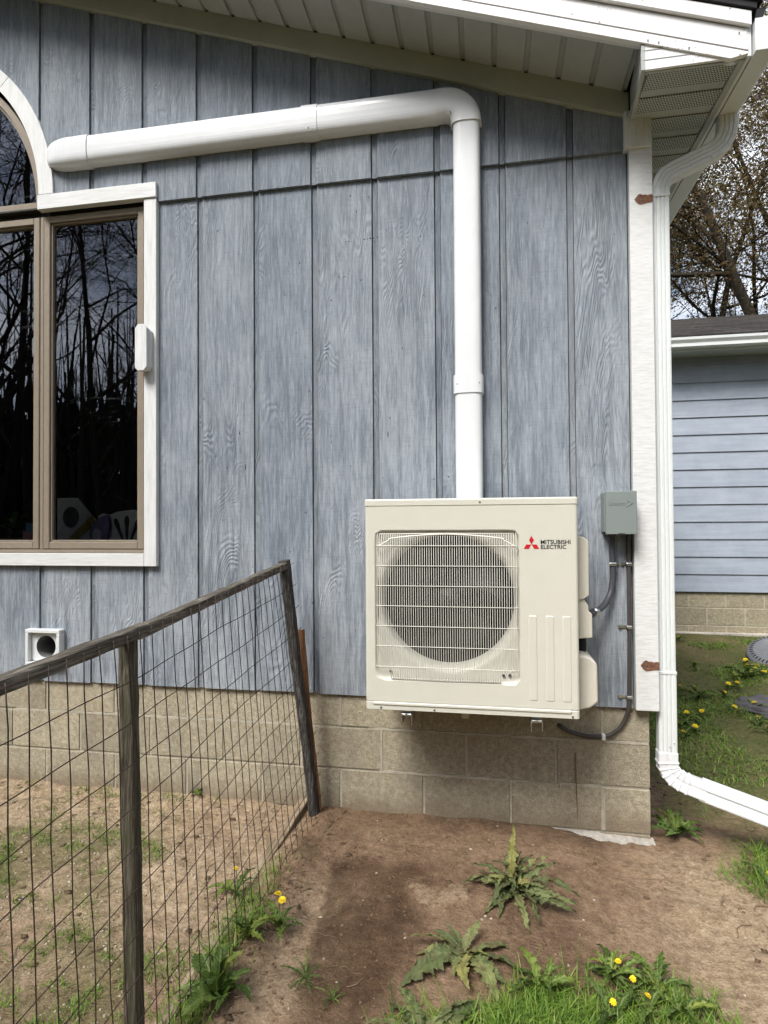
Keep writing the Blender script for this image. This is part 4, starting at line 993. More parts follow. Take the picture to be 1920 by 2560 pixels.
wpath = smooth_path([(.1725, -.036, -.068), (.1735, -.032, -.13), (.1755, -.028, -.20), (.1755, -.026, -.265), (.163, -.036, -.325), (.128, -.075, -.374), (.082, -.13, -.395), (.035, -.20, -.402)], 10)
ridge = [1.0 + .035 * (i % 2) for i in range(len(wpath))]
tube('hose', wpath, .0128, 'conduit_grey', wp, 12, None, ridge)
tube('connector', [wpath[-13], wpath[-10]], .0175, 'steel', wp, 14); tube('connector_nut', [wpath[-9], wpath[-4]], .0165, 'conduit_grey', wp, 6)
def clamp(par, x, z, r, y=-.016, tail=-.045):
    box('clamp_band', (x - r - .003, x + r + .003, y - r - .004, y + .010, z - .0075, z + .0075), 'steel', par, .004, 2)
    box('clamp_tab', (min(x, x + tail), max(x, x + tail), -.0045, -.0008, z - .0065, z + .0065), 'steel', par, .001)
    bm = bmesh.new(); bmesh.ops.create_cone(bm, cap_ends=True, segments=8, radius1=.0075, radius2=.006, depth=.008)
    for v_ in bm.verts: v_.co = Vector((x + tail * .85 + v_.co.x, -.0075 + v_.co.z, z + .001 + v_.co.y))
    obj('clamp_screw', bm_mesh('clamp_screw', bm), 'steel', par, False)
clamp(wp, .1755, -.195, .0128, -.028, .030)
cb = thing('power_cable', (.247, -.012, -.06), 'thin dark cable clamped down the wall and curving under the heat pump', 'cable')
cpath = smooth_path([(.246, -.016, -.05), (.2465, -.014, -.18), (.2475, -.012, -.40), (.2455, -.012, -.60), (.2425, -.011, -.78), (.2390, -.006, -.842), (.2290, .003, -.885), (.2060, .007, -.93), (.170, .008, -.962), (.1340, .007, -.974), (.065, .006, -.976), (-.004, .005, -.963), (-.045, .006, -.945), (-.062, .030, -.936)], 7)
tube('cable', cpath, .0092, 'cable_brown', cb, 10)
clamp(cb, .2472, -.196, .0092, -.014, -.030); clamp(cb, .2458, -.476, .0092, -.012, -.045); clamp(cb, .2424, -.787, .0092, -.011, -.045)
box('clamp_band', (.126, .142, -.005, .018, -.990, -.962), 'white_vinyl', cb, .003)

# ------------------------------------------------------------------ wall vent and the plate on the window trim
vt = thing('wall_vent', (-2.688, -.02, -.65), 'small square light grey vent with a round opening low on the wall behind the fence', 'vent')
vx0, vx1, vz0, vz1 = -2.792, -2.588, -.748, -.558
for b in ((vx0, vx1, vz1 - .018, vz1), (vx0, vx1, vz0, vz0 + .018)): box('frame_rail', (b[0], b[1], -.042, .0, b[2], b[3]), 'white_alu', vt, .002)
for b in ((vx0, vx0 + .018), (vx1 - .018, vx1)): box('frame_stile', (b[0], b[1], -.0415, .0, vz0 + .0185, vz1 - .0185), 'white_alu', vt, .002)
vc = (-2.688, -.652); n = 40
A = [(vc[0] + .058 * math.cos(6.2832 * i / n), -.014, vc[1] + .058 * math.sin(6.2832 * i / n)) for i in range(n)]
B = []
for i in range(n):
    t = 6.2832 * i / n; c_, s_ = math.cos(t), math.sin(t); k_ = min(.083 / max(abs(c_), 1e-6), .0755 / max(abs(s_), 1e-6)); B.append((vc[0] + c_ * k_, -.016, vc[1] + s_ * k_))
Cc = [(a, .16, c) for a, b, c in A]
ring_sheet([B, A], 'plate', 'white_alu', vt); ring_sheet([A, Cc], 'throat', 'throat_grey', vt); obj('throat_end', mesh('throat_end', Cc, [tuple(range(n))]), 'frame_dark', vt)
pl = thing('trim_plate', (-2.10, -.05, .89), 'small white wooden plate with clipped corners fixed to the window trim', 'plate')
prism('front_board', [(-2.128, .79), (-2.112, .772), (-2.079, .772), (-2.062, .79), (-2.062, .99), (-2.079, 1.011), (-2.112, 1.011), (-2.128, .99)], -.083, -.058, 'trim_v', pl, .003)
prism('back_board', [(-2.136, .798), (-2.118, .780), (-2.075, .780), (-2.060, .798), (-2.060, .982), (-2.075, 1.001), (-2.118, 1.001), (-2.136, .982)], -.0575, -.0275, 'trim_v', pl, .003)

# ------------------------------------------------------------------ wire fence
FY0, FY1 = -.218, -2.75
def ftop(y):   # (x, z) of the rail line
    t = (y + .218) / -1.2; return -1.272 + .02 * min(t, 2), (-.190 - .088 * t if t < 1 else -.278 - .042 * (t - 1))
def fbot(y): t = (y + .05) / -1.3; return -1.170 - .025 * min(max(t, 0), 1.5)
fence = thing('wire_fence', (-1.2, -1.2, -1.41), 'leaning wire mesh fence with weathered wooden rail and posts', 'fence')
def rough_bar(name, path, w, h, mat, par, a0, jit=.002, n=None, seed=1):
    rg_ = random.Random(seed); P = [Vector(p) for p in path]; out = []
    for i in range(len(P) - 1):
        m_ = max(2, int((P[i + 1] - P[i]).length / .05))
        for k_ in range(m_): out.append(P[i].lerp(P[i + 1], k_ / m_))
    out.append(P[-1])
    prof = [(-w / 2 + .003, -h / 2), (w / 2 - .003, -h / 2), (w / 2, -h / 2 + .003), (w / 2, h / 2 - .003), (w / 2 - .003, h / 2), (-w / 2 + .003, h / 2), (-w / 2, h / 2 - .003), (-w / 2, -h / 2 + .003)]
    vs, fs = sweep(out, prof, a0)
    vs = [v_ + Vector((rg_.uniform(-jit, jit), rg_.uniform(-jit, jit), rg_.uniform(-jit, jit))) for v_ in vs]
    return obj(name, mesh(name, vs, fs), mat, par)
rail_pts = [(ftop(y)[0] - .020, y, ftop(y)[1] - .010) for y in (-.17, -.6, -1.0, -1.40)]
rough_bar('rail', rail_pts, .034, .031, 'rail_wood', fence, (1, 0, 0), .0013, seed=3)
rail_pts = [(ftop(y)[0] - .020, y, ftop(y)[1] - .012 + .004) for y in (-1.36, -1.8, -2.3, FY1)]
rough_bar('rail', rail_pts, .034, .032, 'rail_wood', fence, (1, 0, 0), .0013, seed=4)
rough_bar('post', [(-1.296, -.195, ftop(-.2)[1] + .012), (-1.262, -.15, -.62), (-1.222, -.10, -1.05), (-1.190, -.055, -1.48)], .040, .050, 'post_grey', fence, (1, 0, 0), .0016, seed=5)
rough_bar('post', [(-1.284, -1.415, ftop(-1.4)[1] - .022), (-1.262, -1.43, -.85), (-1.238, -1.45, -1.50)], .035, .038, 'post_wood', fence, (1, 0, 0), .0012, seed=6)
rough_bar('post', [(-1.284, -2.62, ftop(-2.6)[1] - .02), (-1.25, -2.62, -1.50)], .052, .052, 'post_wood', fence, (1, 0, 0), .0025, seed=8)
def fpt(y, z, off=0.0):
    xt, zt = ftop(y); s = min(max((zt - z) / (zt + 1.41), 0), 1)
    # towards the house the foot of the mesh stands nearer the wall than its top
    yy = y + .15 * s * float(sst(-1.2, -.2, y))
    bow = .004 * math.sin(7 * y + 3 * z) + .002 * math.sin(17 * y - 5 * z)
    return Vector((xt * (1 - s) + fbot(yy) * s + off + bow * math.sin(math.pi * s), yy, z))
ys = [FY0 - .0545 * i for i in range(47)]
for i, y in enumerate(ys):
    zt = ftop(y)[1]; zb = gz(fbot(y), y) - .01
    n = 13; ph = rng.uniform(0, 6.28); pts = []
    for k_ in range(n + 1):
        z = zt + .002 + (zb - zt) * k_ / n
        p = fpt(y, z, .004); p.y += .0022 * math.sin(ph + k_ * 1.3) * (k_ > 0) + rng.uniform(-.0014, .0014); p.x += rng.uniform(-.001, .001); pts.append(p)
    tube('wire', pts, .00145, 'rusty_wire', fence, 5)
for j in range(12):
    pts = []
    for i in range(0, 95):
        y = FY0 + .03 - i * .0272
        z = ftop(y)[1] - .006 - .1016 * j + .0022 * math.sin(y * 7 + j * 2.1) + .0012 * math.sin(y * 19 + j)
        if z < gz(fbot(y), y) - .02: z = gz(fbot(y), y) - .02
        p = fpt(y, z, .0065); pts.append(p)
    p0 = pts[0]; pts = [p0 + Vector((.006, .022, .008)), ] + pts
    tube('wire', pts, .0013, 'rusty_wire', fence, 5)
st = thing('wooden_stake', (-1.20, -.04, -1.4), 'narrow reddish wooden stake leaning behind the end post of the fence', 'stake')
rough_bar('shaft', [(-1.256, -.075, -.515), (-1.232, -.068, -.85), (-1.196, -.045, -1.25), (-1.178, -.03, -1.46)], .030, .020, 'stake_wood', st, (1, 0, 0), .0015, seed=9)
p1 = thing('timber_edging', (-1.27, -.10, -1.4), 'pale sawn board lying along the foot of the fence near the wall', 'board')
rough_bar('board', [(-1.268, .005, -1.380), (-1.280, -.30, -1.404), (-1.292, -.60, -1.424)], .042, .055, 'plank_wood', p1, (1, 0, 0), .0018, seed=10)
p2 = thing('timber_edging', (-1.27, -.9, -1.4), 'half-buried weathered board along the fence in the weeds', 'board')
rough_bar('board', [(-1.290, -.66, -1.428), (-1.268, -1.0, -1.412), (-1.285, -1.75, -1.430)], .044, .055, 'plank_wood', p2, (1, 0, 0), .0025, seed=12)

# ------------------------------------------------------------------ garage beyond
GYW = 4.5
gar = thing('garage', (3.5, 6.5, -1.3), 'low blue clapboard garage with white gutter behind the house', 'garage')
gx0, gx1 = -1.0, 8.0
z = -.822; i = 0
while z < 1.86:
    v_ = [(gx0, GYW - .016, z), (gx1, GYW - .016, z), (gx1, GYW - .002, z + .205), (gx0, GYW - .002, z + .205), (gx0, GYW + .01, z), (gx1, GYW + .01, z), (gx1, GYW + .01, z + .205), (gx0, GYW + .01, z + .205)]
    obj('clapboard', mesh('clapboard', v_, [(0, 1, 2, 3), (0, 4, 5, 1), (3, 2, 6, 7), (0, 3, 7, 4), (1, 5, 6, 2)]), 'clapboard', gar); z += .1995
def gj(b0): return [gx0] + [b0 + i * .3985 for i in range(-7, 16) if gx0 + .05 < b0 + i * .3985 < gx1 - .05] + [gx1]
course(-1.008, -.815, gj(1.879), GYW + .012, 99, 'block_garage', gar, .001); course(-1.211, -1.008, gj(2.076), GYW + .012, 99, 'block_garage', gar, .001); course(-1.42, -1.211, gj(1.879), GYW + .012, 99, 'block_garage', gar, .001)
box('mortar', (gx0, gx1, GYW + .0155, GYW + .10, -1.45, -.81), 'mortar', gar, 0)
box('footing', (gx0, gx1, GYW - .04, GYW + .03, -1.45, -1.283), 'footing_plaster', gar, .006)
box('garage_body', (gx0, gx1, GYW + .11, 10.6, -1.4, 1.9), 'clapboard', gar, 0)
box('soffit', (gx0 - .2, gx1 + .2, GYW - .30, GYW - .003, 1.865, 1.875), 'soffit_white', gar, 0)
gpz = 1.885
gg = prism('gutter', [(GYW - .305, gpz), (GYW - .375, gpz), (GYW - .385, gpz + .01), (GYW - .388, gpz + .045), (GYW - .410, gpz + .078), (GYW - .414, gpz + .105), (GYW - .400, gpz + .105), (GYW - .394, gpz + .095), (GYW - .376, gpz + .05), (GYW - .372, gpz + .012), (GYW - .311, gpz + .008), (GYW - .311, gpz + .10), (GYW - .305, gpz + .10)], gx0 - .2, gx1 + .2, 'white_alu', gar, 0, 'x')
box('fascia', (gx0 - .2, gx1 + .2, GYW - .303, GYW - .29, 1.863, 2.0), 'white_alu', gar, 0)
rz0 = gpz + .12; GS = .372
prism('roof', [(GYW - .36, rz0), (GYW + 2.95, rz0 + GS * 3.31), (GYW + 6.3, rz0), (GYW + 6.3, rz0 + .02), (GYW + 2.95, rz0 + GS * 3.31 + .02), (GYW - .36, rz0 + .02)], gx0 - .3, gx1 + .3, 'shingles', gar, 0, 'x')

# ------------------------------------------------------------------ trees
def grow(seed, height, r0, levels, leaf=None, lean=(0, 0), spread=.62, first=.30, kids=(5, 6, 6, 5), leaf_n=7, leaf_s=.06, droop=0.0):
    """returns (branch verts, faces, leaf verts, leaf faces)"""
    rg_ = random.Random(seed); V = []; F = []; LV = []; LF = []
    def tubeb(pts, rads, n):
        base = len(V); a = None
        for i, p in enumerate(pts):
            t = (pts[min(i + 1, len(pts) - 1)] - pts[max(i - 1, 0)]).normalized()
            if a is None: a = t.orthogonal().normalized()
            a = (a - t * a.dot(t)).normalized(); b = t.cross(a)
            for k_ in range(n):
                w = 2 * math.pi * k_ / n; V.append(p + (a * math.cos(w) + b * math.sin(w)) * rads[i])
        for i in range(len(pts) - 1):
            for k_ in range(n): F.append((base + i * n + k_, base + i * n + (k_ + 1) % n, base + (i + 1) * n + (k_ + 1) % n, base + (i + 1) * n + k_))
    def leafc(p, d):
        for _ in range(leaf_n):
            c = p + Vector((rg_.gauss(0, 1), rg_.gauss(0, 1), rg_.gauss(0, 1))) * leaf_s * 1.6
            ax = Vector((rg_.gauss(0, 1), rg_.gauss(0, 1), rg_.gauss(0, .7) - .3)).normalized(); s = ax.orthogonal().normalized()
            s = (s * math.cos(rg_.random() * 6.28) + ax.cross(s) * math.sin(rg_.random() * 6.28)); L_ = leaf_s * rg_.uniform(.7, 1.5); w_ = L_ * .42
            i0 = len(LV); LV.extend([c - ax * L_ * .5, c + s * w_ * .5 - ax * L_ * .05, c + ax * L_ * .5, c - s * w_ * .5 - ax * L_ * .05]); LF.append((i0, i0 + 1, i0 + 2, i0 + 3))
    def branch(p, d, L_, r, lv):
        n = 7 if lv == 0 else (5 if lv < 3 else 4); pts = [p]; dirs = [d]; rads = [r]
        for i in range(n):
            wob_ = .10 if lv == 0 else .24
            d = (d + Vector((rg_.gauss(0, wob_), rg_.gauss(0, wob_), rg_.gauss(0, wob_ * .7) + (.05 if lv else 0) - droop * (lv > 1)))).normalized()
            p = p + d * L_ / n; pts.append(p); dirs.append(d); rads.append(r * (1 - (i + 1) / n * (.72 if lv == 0 else .82)))
        tubeb(pts, rads, 8 if lv == 0 else (6 if lv == 1 else (4 if lv == 2 else 3)))
        if lv >= levels:
            if leaf: 
                for q in pts[1:]: leafc(q, d)
            return
        nk = kids[min(lv, len(kids) - 1)]
        for k_ in range(nk):
            f = (first if lv == 0 else .25) + (1 - (first if lv == 0 else .25)) * (k_ + rg_.uniform(.2, .9)) / nk; f = min(f, .98)
            i = min(int(f * n), n - 1); q = pts[i].lerp(pts[i + 1], f * n - i); dd_ = dirs[i + 1]
            side = dd_.orthogonal().normalized(); ang = rg_.random() * 6.28; side = side * math.cos(ang) + dd_.cross(side) * math.sin(ang)
            nd = (dd_ * (1 - spread * .55) + side * spread * rg_.uniform(.8, 1.25)).normalized()
            branch(q, nd, L_ * rg_.uniform(.42, .66) * (1 - .35 * (f - .3)), max(rads[i] * rg_.uniform(.42, .62), .006), lv + 1)
    d0 = Vector((lean[0], lean[1], 1)).normalized()
    branch(Vector((0, 0, 0)), d0, height, r0, 0)
    return V, F, LV, LF
def tree_proto(name, label, group, loc, rot, scale, gr, leafmat='tree_leaf', cat='tree'):
    V, F, LV, LF = gr
    t = thing(name, loc, label, cat, group); t.rotation_euler.z = rot; t.scale = (scale,) * 3
    def raw(nm, v, f, mat):
        me_ = mesh(nm, v, f); me_.materials.append(MATS[mat]); me_.polygons.foreach_set('use_smooth', [True] * len(me_.polygons)) if nm == 'trunk' else None
        o = link(bpy.data.objects.new(nm, me_)); o.parent = t; return o
    raw('trunk', V, F, 'bark')
    if LV: raw('crown', LV, LF, leafmat)
    return t
def copy_tree(src, label, group, loc, rot, scale):
    c = link(src.copy()); c.location = loc; c.rotation_euler.z = rot; c.scale = (scale,) * 3; c['label'] = label
    if group: c['group'] = group
    for ch_ in src.children:
        d = link(ch_.copy()); d.parent = c
    return c
LG = 'budding trees behind the garage'
g1 = grow(11, 13.0, .17, 4, True, (-.16, 0), .70, .24, (9, 7, 6, 5), 7, .078)
t1 = tree_proto('budding_tree', 'large budding tree leaning left above the right end of the garage roof', LG, (7.2, 12.6, -1.3), 0.4, 1.0, g1)
g2 = grow(23, 11.5, .14, 4, True, (-.05, .03), .68, .22, (9, 7, 6, 5), 7, .078)
t2 = tree_proto('budding_tree', 'budding tree just right of the house eave behind the garage', LG, (4.7, 14.2, -1.3), 1.2, 1.0, g2)
copy_tree(t1, 'taller budding tree farther back between the two nearer ones', LG, (6.9, 18.5, -1.3), 2.5, 1.15)
copy_tree(t2, 'budding tree farthest right beyond the garage', LG, (9.6, 15.5, -1.3), 4.0, 1.1)
copy_tree(t2, 'budding tree low behind the garage ridge next to the downspout', LG, (5.6, 22.0, -1.3), 5.2, 1.2)
# the leafless wood in front of the house, mirrored in the window panes
BG = 'leafless trees mirrored in the window'
b1 = grow(31, 13.0, .13, 4, None, (.05, 0), .55, .22, (10, 7, 6, 5)); b2 = grow(47, 14.0, .15, 4, None, (-.06, .04), .60, .2, (10, 7, 6, 5))
bt1 = tree_proto('bare_tree', 'thickest leafless tree mirrored in the right window pane', BG, (-9.4, -12.2, -1.4), 0.3, 1.0, b1)
bt2 = tree_proto('bare_tree', 'wide leafless tree mirrored in the arched pane', BG, (-14.0, -11.2, -1.4), 1.1, 1.0, b2)
k = 0
for (x, y, s, src) in [(-11.8, -13.5, .9, 1), (-7.6, -14.0, 1.0, 0), (-16.5, -14.5, 1.1, 1), (-12.4, -17.5, 1.1, 0), (-9.2, -18.0, 1.1, 1), (-18.5, -12.0, 1.0, 0), (-6.2, -17.5, 1.1, 1), (-14.8, -20.5, 1.2, 0), (-20.5, -17.0, 1.2, 1), (-10.6, -22.5, 1.25, 0)]:
    copy_tree((bt1, bt2)[src], 'slender leafless tree of the dark wood mirrored in the window', BG, (x, y, -1.4), k * 1.7 + .5, s); k += 1
# the mass of the wood itself: thin stems and brush, too many to count
rw = np.random.default_rng(17); VV = []; TT = []
def quads(cx, cy, z0, z1, dx, dy, w):
    n = len(cx); a = rw.uniform(0, np.pi, n); sx, sy = np.cos(a) * w / 2, np.sin(a) * w / 2
    V_ = np.stack([np.stack([cx - sx, cy - sy, z0], 1), np.stack([cx + sx, cy + sy, z0], 1), np.stack([cx + dx + sx * .3, cy + dy + sy * .3, z1], 1), np.stack([cx + dx - sx * .3, cy + dy - sy * .3, z1], 1)], 1)
    b_ = sum(len(q) for q in VV); VV.append(V_.reshape(-1, 3)); TT.append(np.arange(n)[:, None] * 4 + np.array([[0, 1, 2, 3]]) + b_)
n = 2600; th = rw.uniform(-1.75, 1.75, n) ; rd = rw.uniform(17, 34, n)
cx, cy = -1 + rd * np.sin(th) * -1, -2 - rd * np.cos(th) * .9; hh = rw.uniform(3.5, 9.5, n)
quads(cx, cy, np.full(n, -1.5), hh, rw.normal(0, .5, n), rw.normal(0, .5, n), rw.uniform(.08, .28, n))
n = 26000; th = rw.uniform(-1.75, 1.75, n); rd = rw.uniform(16, 34, n); cx, cy = -1 - rd * np.sin(th), -2 - rd * np.cos(th) * .9; z0 = -1.4 + 7.5 * rw.random(n) ** 1.6; ln = rw.uniform(.6, 2.2, n)
quads(cx, cy, z0, z0 + ln * rw.uniform(-.1, 1, n), rw.normal(0, .8, n), rw.normal(0, .8, n), rw.uniform(.02, .07, n))
n = 24000; th = rw.uniform(-1.75, 1.75, n); rd = rw.uniform(22, 36, n); cx, cy = -1 - rd * np.sin(th), -2 - rd * np.cos(th) * .9; z0 = -1.5 + 6.0 * rw.random(n) ** 1.5; ln = rw.uniform(.4, 1.4, n)
quads(cx, cy, z0, z0 + ln, rw.normal(0, .6, n), rw.normal(0, .6, n), rw.uniform(.2, .8, n))
V_ = np.concatenate(VV); T_ = np.concatenate(TT); me = bpy.data.meshes.new('woodland'); me.vertices.add(len(V_)); me.vertices.foreach_set('co', V_.ravel()); me.loops.add(T_.size); me.loops.foreach_set('vertex_index', T_.ravel().astype(np.int32)); me.polygons.add(len(T_)); me.polygons.foreach_set('loop_start', np.arange(len(T_)) * 4); me.polygons.foreach_set('loop_total', np.full(len(T_), 4)); me.update(calc_edges=True)
me.materials.append(MATS['wood_mass']); setp(link(bpy.data.objects.new('woodland', me)), 'dark leafless wood across the yard mirrored in the window', 'woodland', None, 'stuff')

# ------------------------------------------------------------------ leaves and weeds
def leaf_mesh(L_, w, teeth, curl, wave, seed, fold=.18, lobes=0.0, nseg=26):
    """leaf along +x from the origin, rising then drooping; ragged toothed edge, crumpled blade"""
    rg_ = random.Random(seed); vs = []; fs = []; ph = [rg_.uniform(0, 6.28) for _ in range(6)]
    bend = rg_.uniform(-.22, .22); S = (-1, -.55, -.12, 0, .12, .55, 1)
    for i in range(nseg + 1):
        t = i / nseg; prof = (math.sin(math.pi * min(1, .04 + .96 * t ** .85)) ** .75) if t < .985 else .03
        if t < .16: prof *= .22 + t * 4.5
        x = L_ * t * (1 - .12 * curl * t); z = L_ * (curl * .55 * math.sin(t * 2.1) - curl * .62 * t * t); y0 = bend * L_ * t * t
        for s in S:
            side = 0 if s < 0 else 1
            tooth = 1 - (teeth * ((i + side) % 2) * rg_.uniform(.5, 1.2) + lobes * (.5 + .5 * math.cos(i * 1.45 + ph[side])) ** 2) * (abs(s) == 1)
            wd = w * prof * .5 * (1 + .22 * math.sin(t * 6 + ph[2 + side]))
            yy = y0 + s * wd * tooth
            zz = z + abs(s) * wd * fold * 2 + wave * L_ * abs(s) * (math.sin(t * 21 + ph[side] + s) * .55 + math.sin(t * 37 + ph[4 + side]) * .3) + rg_.uniform(-.0012, .0012)
            vs.append((x + (.022 * L_ if abs(s) == 1 and (i + side) % 2 else 0), yy, zz - (.0015 if s == 0 else 0)))
    k_ = len(S)
    for i in range(nseg):
        for j in range(k_ - 1): a = i * k_ + j; fs.append((a, a + 1, a + k_ + 1, a + k_))
    return mesh('leaf', vs, fs)
def rosette(name, loc, label, cat, leaves, mat, protos, group=None, flowers=()):
    t = thing(name, loc, label, cat, group); rj = random.Random(len(label) * 13 + len(leaves))
    for (ang, tilt, sc_, pi) in leaves:
        ang += rj.uniform(-16, 16); tilt += rj.uniform(-7, 7); sc_ *= rj.uniform(.72, 1.08)
        me_ = protos[pi % len(protos)]
        if not me_.materials: me_.materials.append(MATS[mat])
        o = link(bpy.data.objects.new('leaf', me_)); o.parent = t; o.scale = (sc_,) * 3
        o.rotation_euler = (Matrix.Rotation(R(ang), 3, 'Z') @ Matrix.Rotation(-R(tilt), 3, 'Y') @ Matrix.Rotation(rj.uniform(-.6, .6), 3, 'X')).to_euler(); o.location = (0, 0, .004)
    return t
dockp = [leaf_mesh(.25, .050, .45, .42, .055, s, .10, .30) for s in (1, 2, 3)] + [leaf_mesh(.24, .07, .35, .8, .05, s, .12, .12) for s in (4, 5)]
def gp3(x, y, dz=0.0): return (x, y, gz(x, y) + dz)
rosette('dock_plant', gp3(-.285, -.50), 'bushy ragged dock plant on the bare soil below the heat pump', 'weed',
        [(92, 66, .95, 0), (80, 40, .75, 1), (120, 38, .75, 2), (160, 16, .85, 0), (178, 9, .98, 1), (196, 7, .85, 2), (222, 5, .78, 0), (240, 4, .9, 1), (258, 4, .70, 2), (276, 5, .95, 0), (292, 4, .85, 1), (312, 6, .80, 2), (328, 8, 1.12, 0), (342, 11, 1.05, 1), (355, 14, 1.0, 2), (12, 22, .88, 0), (32, 30, .80, 1), (55, 38, .7, 2), (140, 48, .55, 3), (20, 52, .5, 4), (230, 40, .5, 3), (300, 42, .55, 4), (185, 30, .62, 0), (210, 26, .6, 1), (265, 28, .6, 2), (335, 30, .68, 0), (0, 40, .62, 1), (105, 52, .6, 2), (68, 55, .55, 0), (150, 30, .66, 1), (250, 16, .7, 4), (318, 18, .72, 3)], 'dock_leaf', dockp)
dockq = [leaf_mesh(.23, .074, .32, .26, .036, s, .06, .22) for s in (7, 8, 9)]
rosette('dock_plant', gp3(-.455, -.85), 'flat broad-leaved dock plant in front of the grass tuft', 'weed',
        [(80, 26, .5, 0), (10, 6, 1.0, 1), (335, 2, 1.1, 2), (312, 1, 1.15, 0), (288, 1, 1.0, 1), (262, 2, .95, 2), (215, 3, 1.2, 1), (190, 8, .85, 0), (168, 10, .75, 1), (140, 12, .65, 2), (350, 16, .55, 0), (240, 10, .6, 1), (110, 24, .45, 2), (300, 9, .6, 2), (325, 12, .6, 1)], 'dock_leaf', dockq)
rosette('dock_plant', gp3(-.56, -1.19), 'broad dock leaves cut by the bottom edge left of the grass tuft', 'weed',
        [(150, 6, .9, 0), (125, 9, .7, 1), (95, 10, .75, 2), (60, 8, .8, 0), (25, 5, .85, 1), (170, 12, .7, 2), (40, 18, .55, 0), (200, 5, .8, 2), (330, 6, .8, 1), (280, 6, .8, 0)], 'dock_leaf', dockq)
dandp = [leaf_mesh(.17, .046, .30, .5, .03, s, lobes=.62) for s in (11, 12, 13)]
thinp = [leaf_mesh(.20, .022, .35, .4, .03, s, lobes=.6) for s in (15, 16, 17)]
broad = [leaf_mesh(.24, .085, .14, .55, .045, s) for s in (21, 22, 23)]
rosette('broadleaf_weed', gp3(-1.15, -1.17), 'tall bright green broadleaf weed by the fence at the bottom edge', 'weed',
        [(60, 66, .7, 0), (100, 60, .75, 1), (20, 45, .6, 2), (150, 28, .72, 0), (185, 16, .8, 1), (215, 20, .7, 2), (330, 25, .6, 0), (300, 30, .6, 1), (255, 25, .7, 2), (40, 70, .6, 1), (350, 50, .5, 2), (120, 40, .6, 0)], 'dandelion_leaf', broad)
rosette('broadleaf_weed', gp3(-1.83, .0, -.005), 'tiny bright green seedling against the block wall behind the fence', 'weed', [(40, 45, .24, 0), (110, 50, .26, 1), (200, 35, .22, 2), (280, 30, .26, 0), (340, 35, .24, 1), (75, 72, .22, 2)], 'dandelion_leaf', broad)
rosette('broadleaf_weed', gp3(.46, .10), 'low dark weed at the foot of the house corner under the downspout', 'weed', [(a * 27, 14 + (a * 7) % 26, .75 + .07 * (a % 5), a % 3) for a in range(20)], 'dandelion_leaf', dandp)
rosette('small_weed', gp3(-.93, -1.04), 'sparse yellowish weed on the soil near the bottom edge', 'weed', [(a * 26 + 10, 8 + (a * 11) % 22, .30 + .06 * (a % 4), a % 3) for a in range(14)], 'grass', thinp)
rosette('small_weed', gp3(-.83, -1.10), 'small toothed weed beside the sparse yellowish one', 'weed', [(a * 33, 8 + (a * 13) % 22, .24 + .06 * (a % 3), a % 3) for a in range(11)], 'grass', thinp)
rosette('small_weed', gp3(-1.16, -.95), 'leafy weed tuft growing through the mesh of the fence', 'weed', [(a * 33, 25 + (a * 17) % 40, .6 + .06 * (a % 4), a % 3) for a in range(12)], 'dandelion_leaf', dandp)
# houseplant leaves
for (a, t_, s, x, z) in [(70, 30, .55, -2.96, -.02), (150, 20, .5, -2.97, -.01), (20, 35, .5, -2.94, 0), (200, 10, .6, -2.98, -.05), (330, -5, .5, -2.95, -.06), (110, 60, .4, -2.96, 0), (260, 15, .5, -2.95, -.04), (300, -20, .55, -2.93, -.09), (180, -20, .55, -2.98, -.08)]:
    o = link(bpy.data.objects.new('leaf', broad[0].copy())); o.data.materials.clear(); o.data.materials.append(MATS['house_leaf']); o.parent = hp; o.scale = (s,) * 3
    o.rotation_euler = (Matrix.Rotation(R(a), 3, 'Z') @ Matrix.Rotation(-R(t_), 3, 'Y')).to_euler(); o.location = Vector((x - .12, .21, z)) - hp.location
# dandelions
def flower_meshes():
    out = []
    for sd_ in (1, 2):
        rg_ = random.Random(sd_); vs = []; fs = []
        for ring_, (n, r0, r1, z0, z1) in enumerate([(18, .004, .021, .002, .000), (15, .003, .016, .004, .007), (11, .001, .010, .005, .010)]):
            for i in range(n):
                t = 6.2832 * (i + rg_.uniform(-.2, .2)) / n; c_, s_ = math.cos(t), math.sin(t); r1_ = r1 * rg_.uniform(.85, 1.1); wv = .0024
                a = len(vs); vs += [(c_ * r0 - s_ * .001, s_ * r0 + c_ * .001, z0), (c_ * r0 + s_ * .001, s_ * r0 - c_ * .001, z0), (c_ * r1_ + s_ * wv, s_ * r1_ - c_ * wv, z1), (c_ * r1_ - s_ * wv, s_ * r1_ + c_ * wv, z1)]; fs.append((a, a + 1, a + 2, a + 3))
        h_ = mesh('flower_head', vs, fs); h_.materials.append(MATS['petal']); out.append(h_)
    return out
FH = flower_meshes()
STEM = mesh('stem', *[list(q) for q in sweep([(0, 0, 0), (.004, .002, .5), (0, 0, 1)], circ(.0022, 5), (1, 0, 0))]); STEM.materials.append(MATS['dandelion_leaf'])
for l_ in dandp:
    if not l_.materials: l_.materials.append(MATS['dandelion_leaf'])
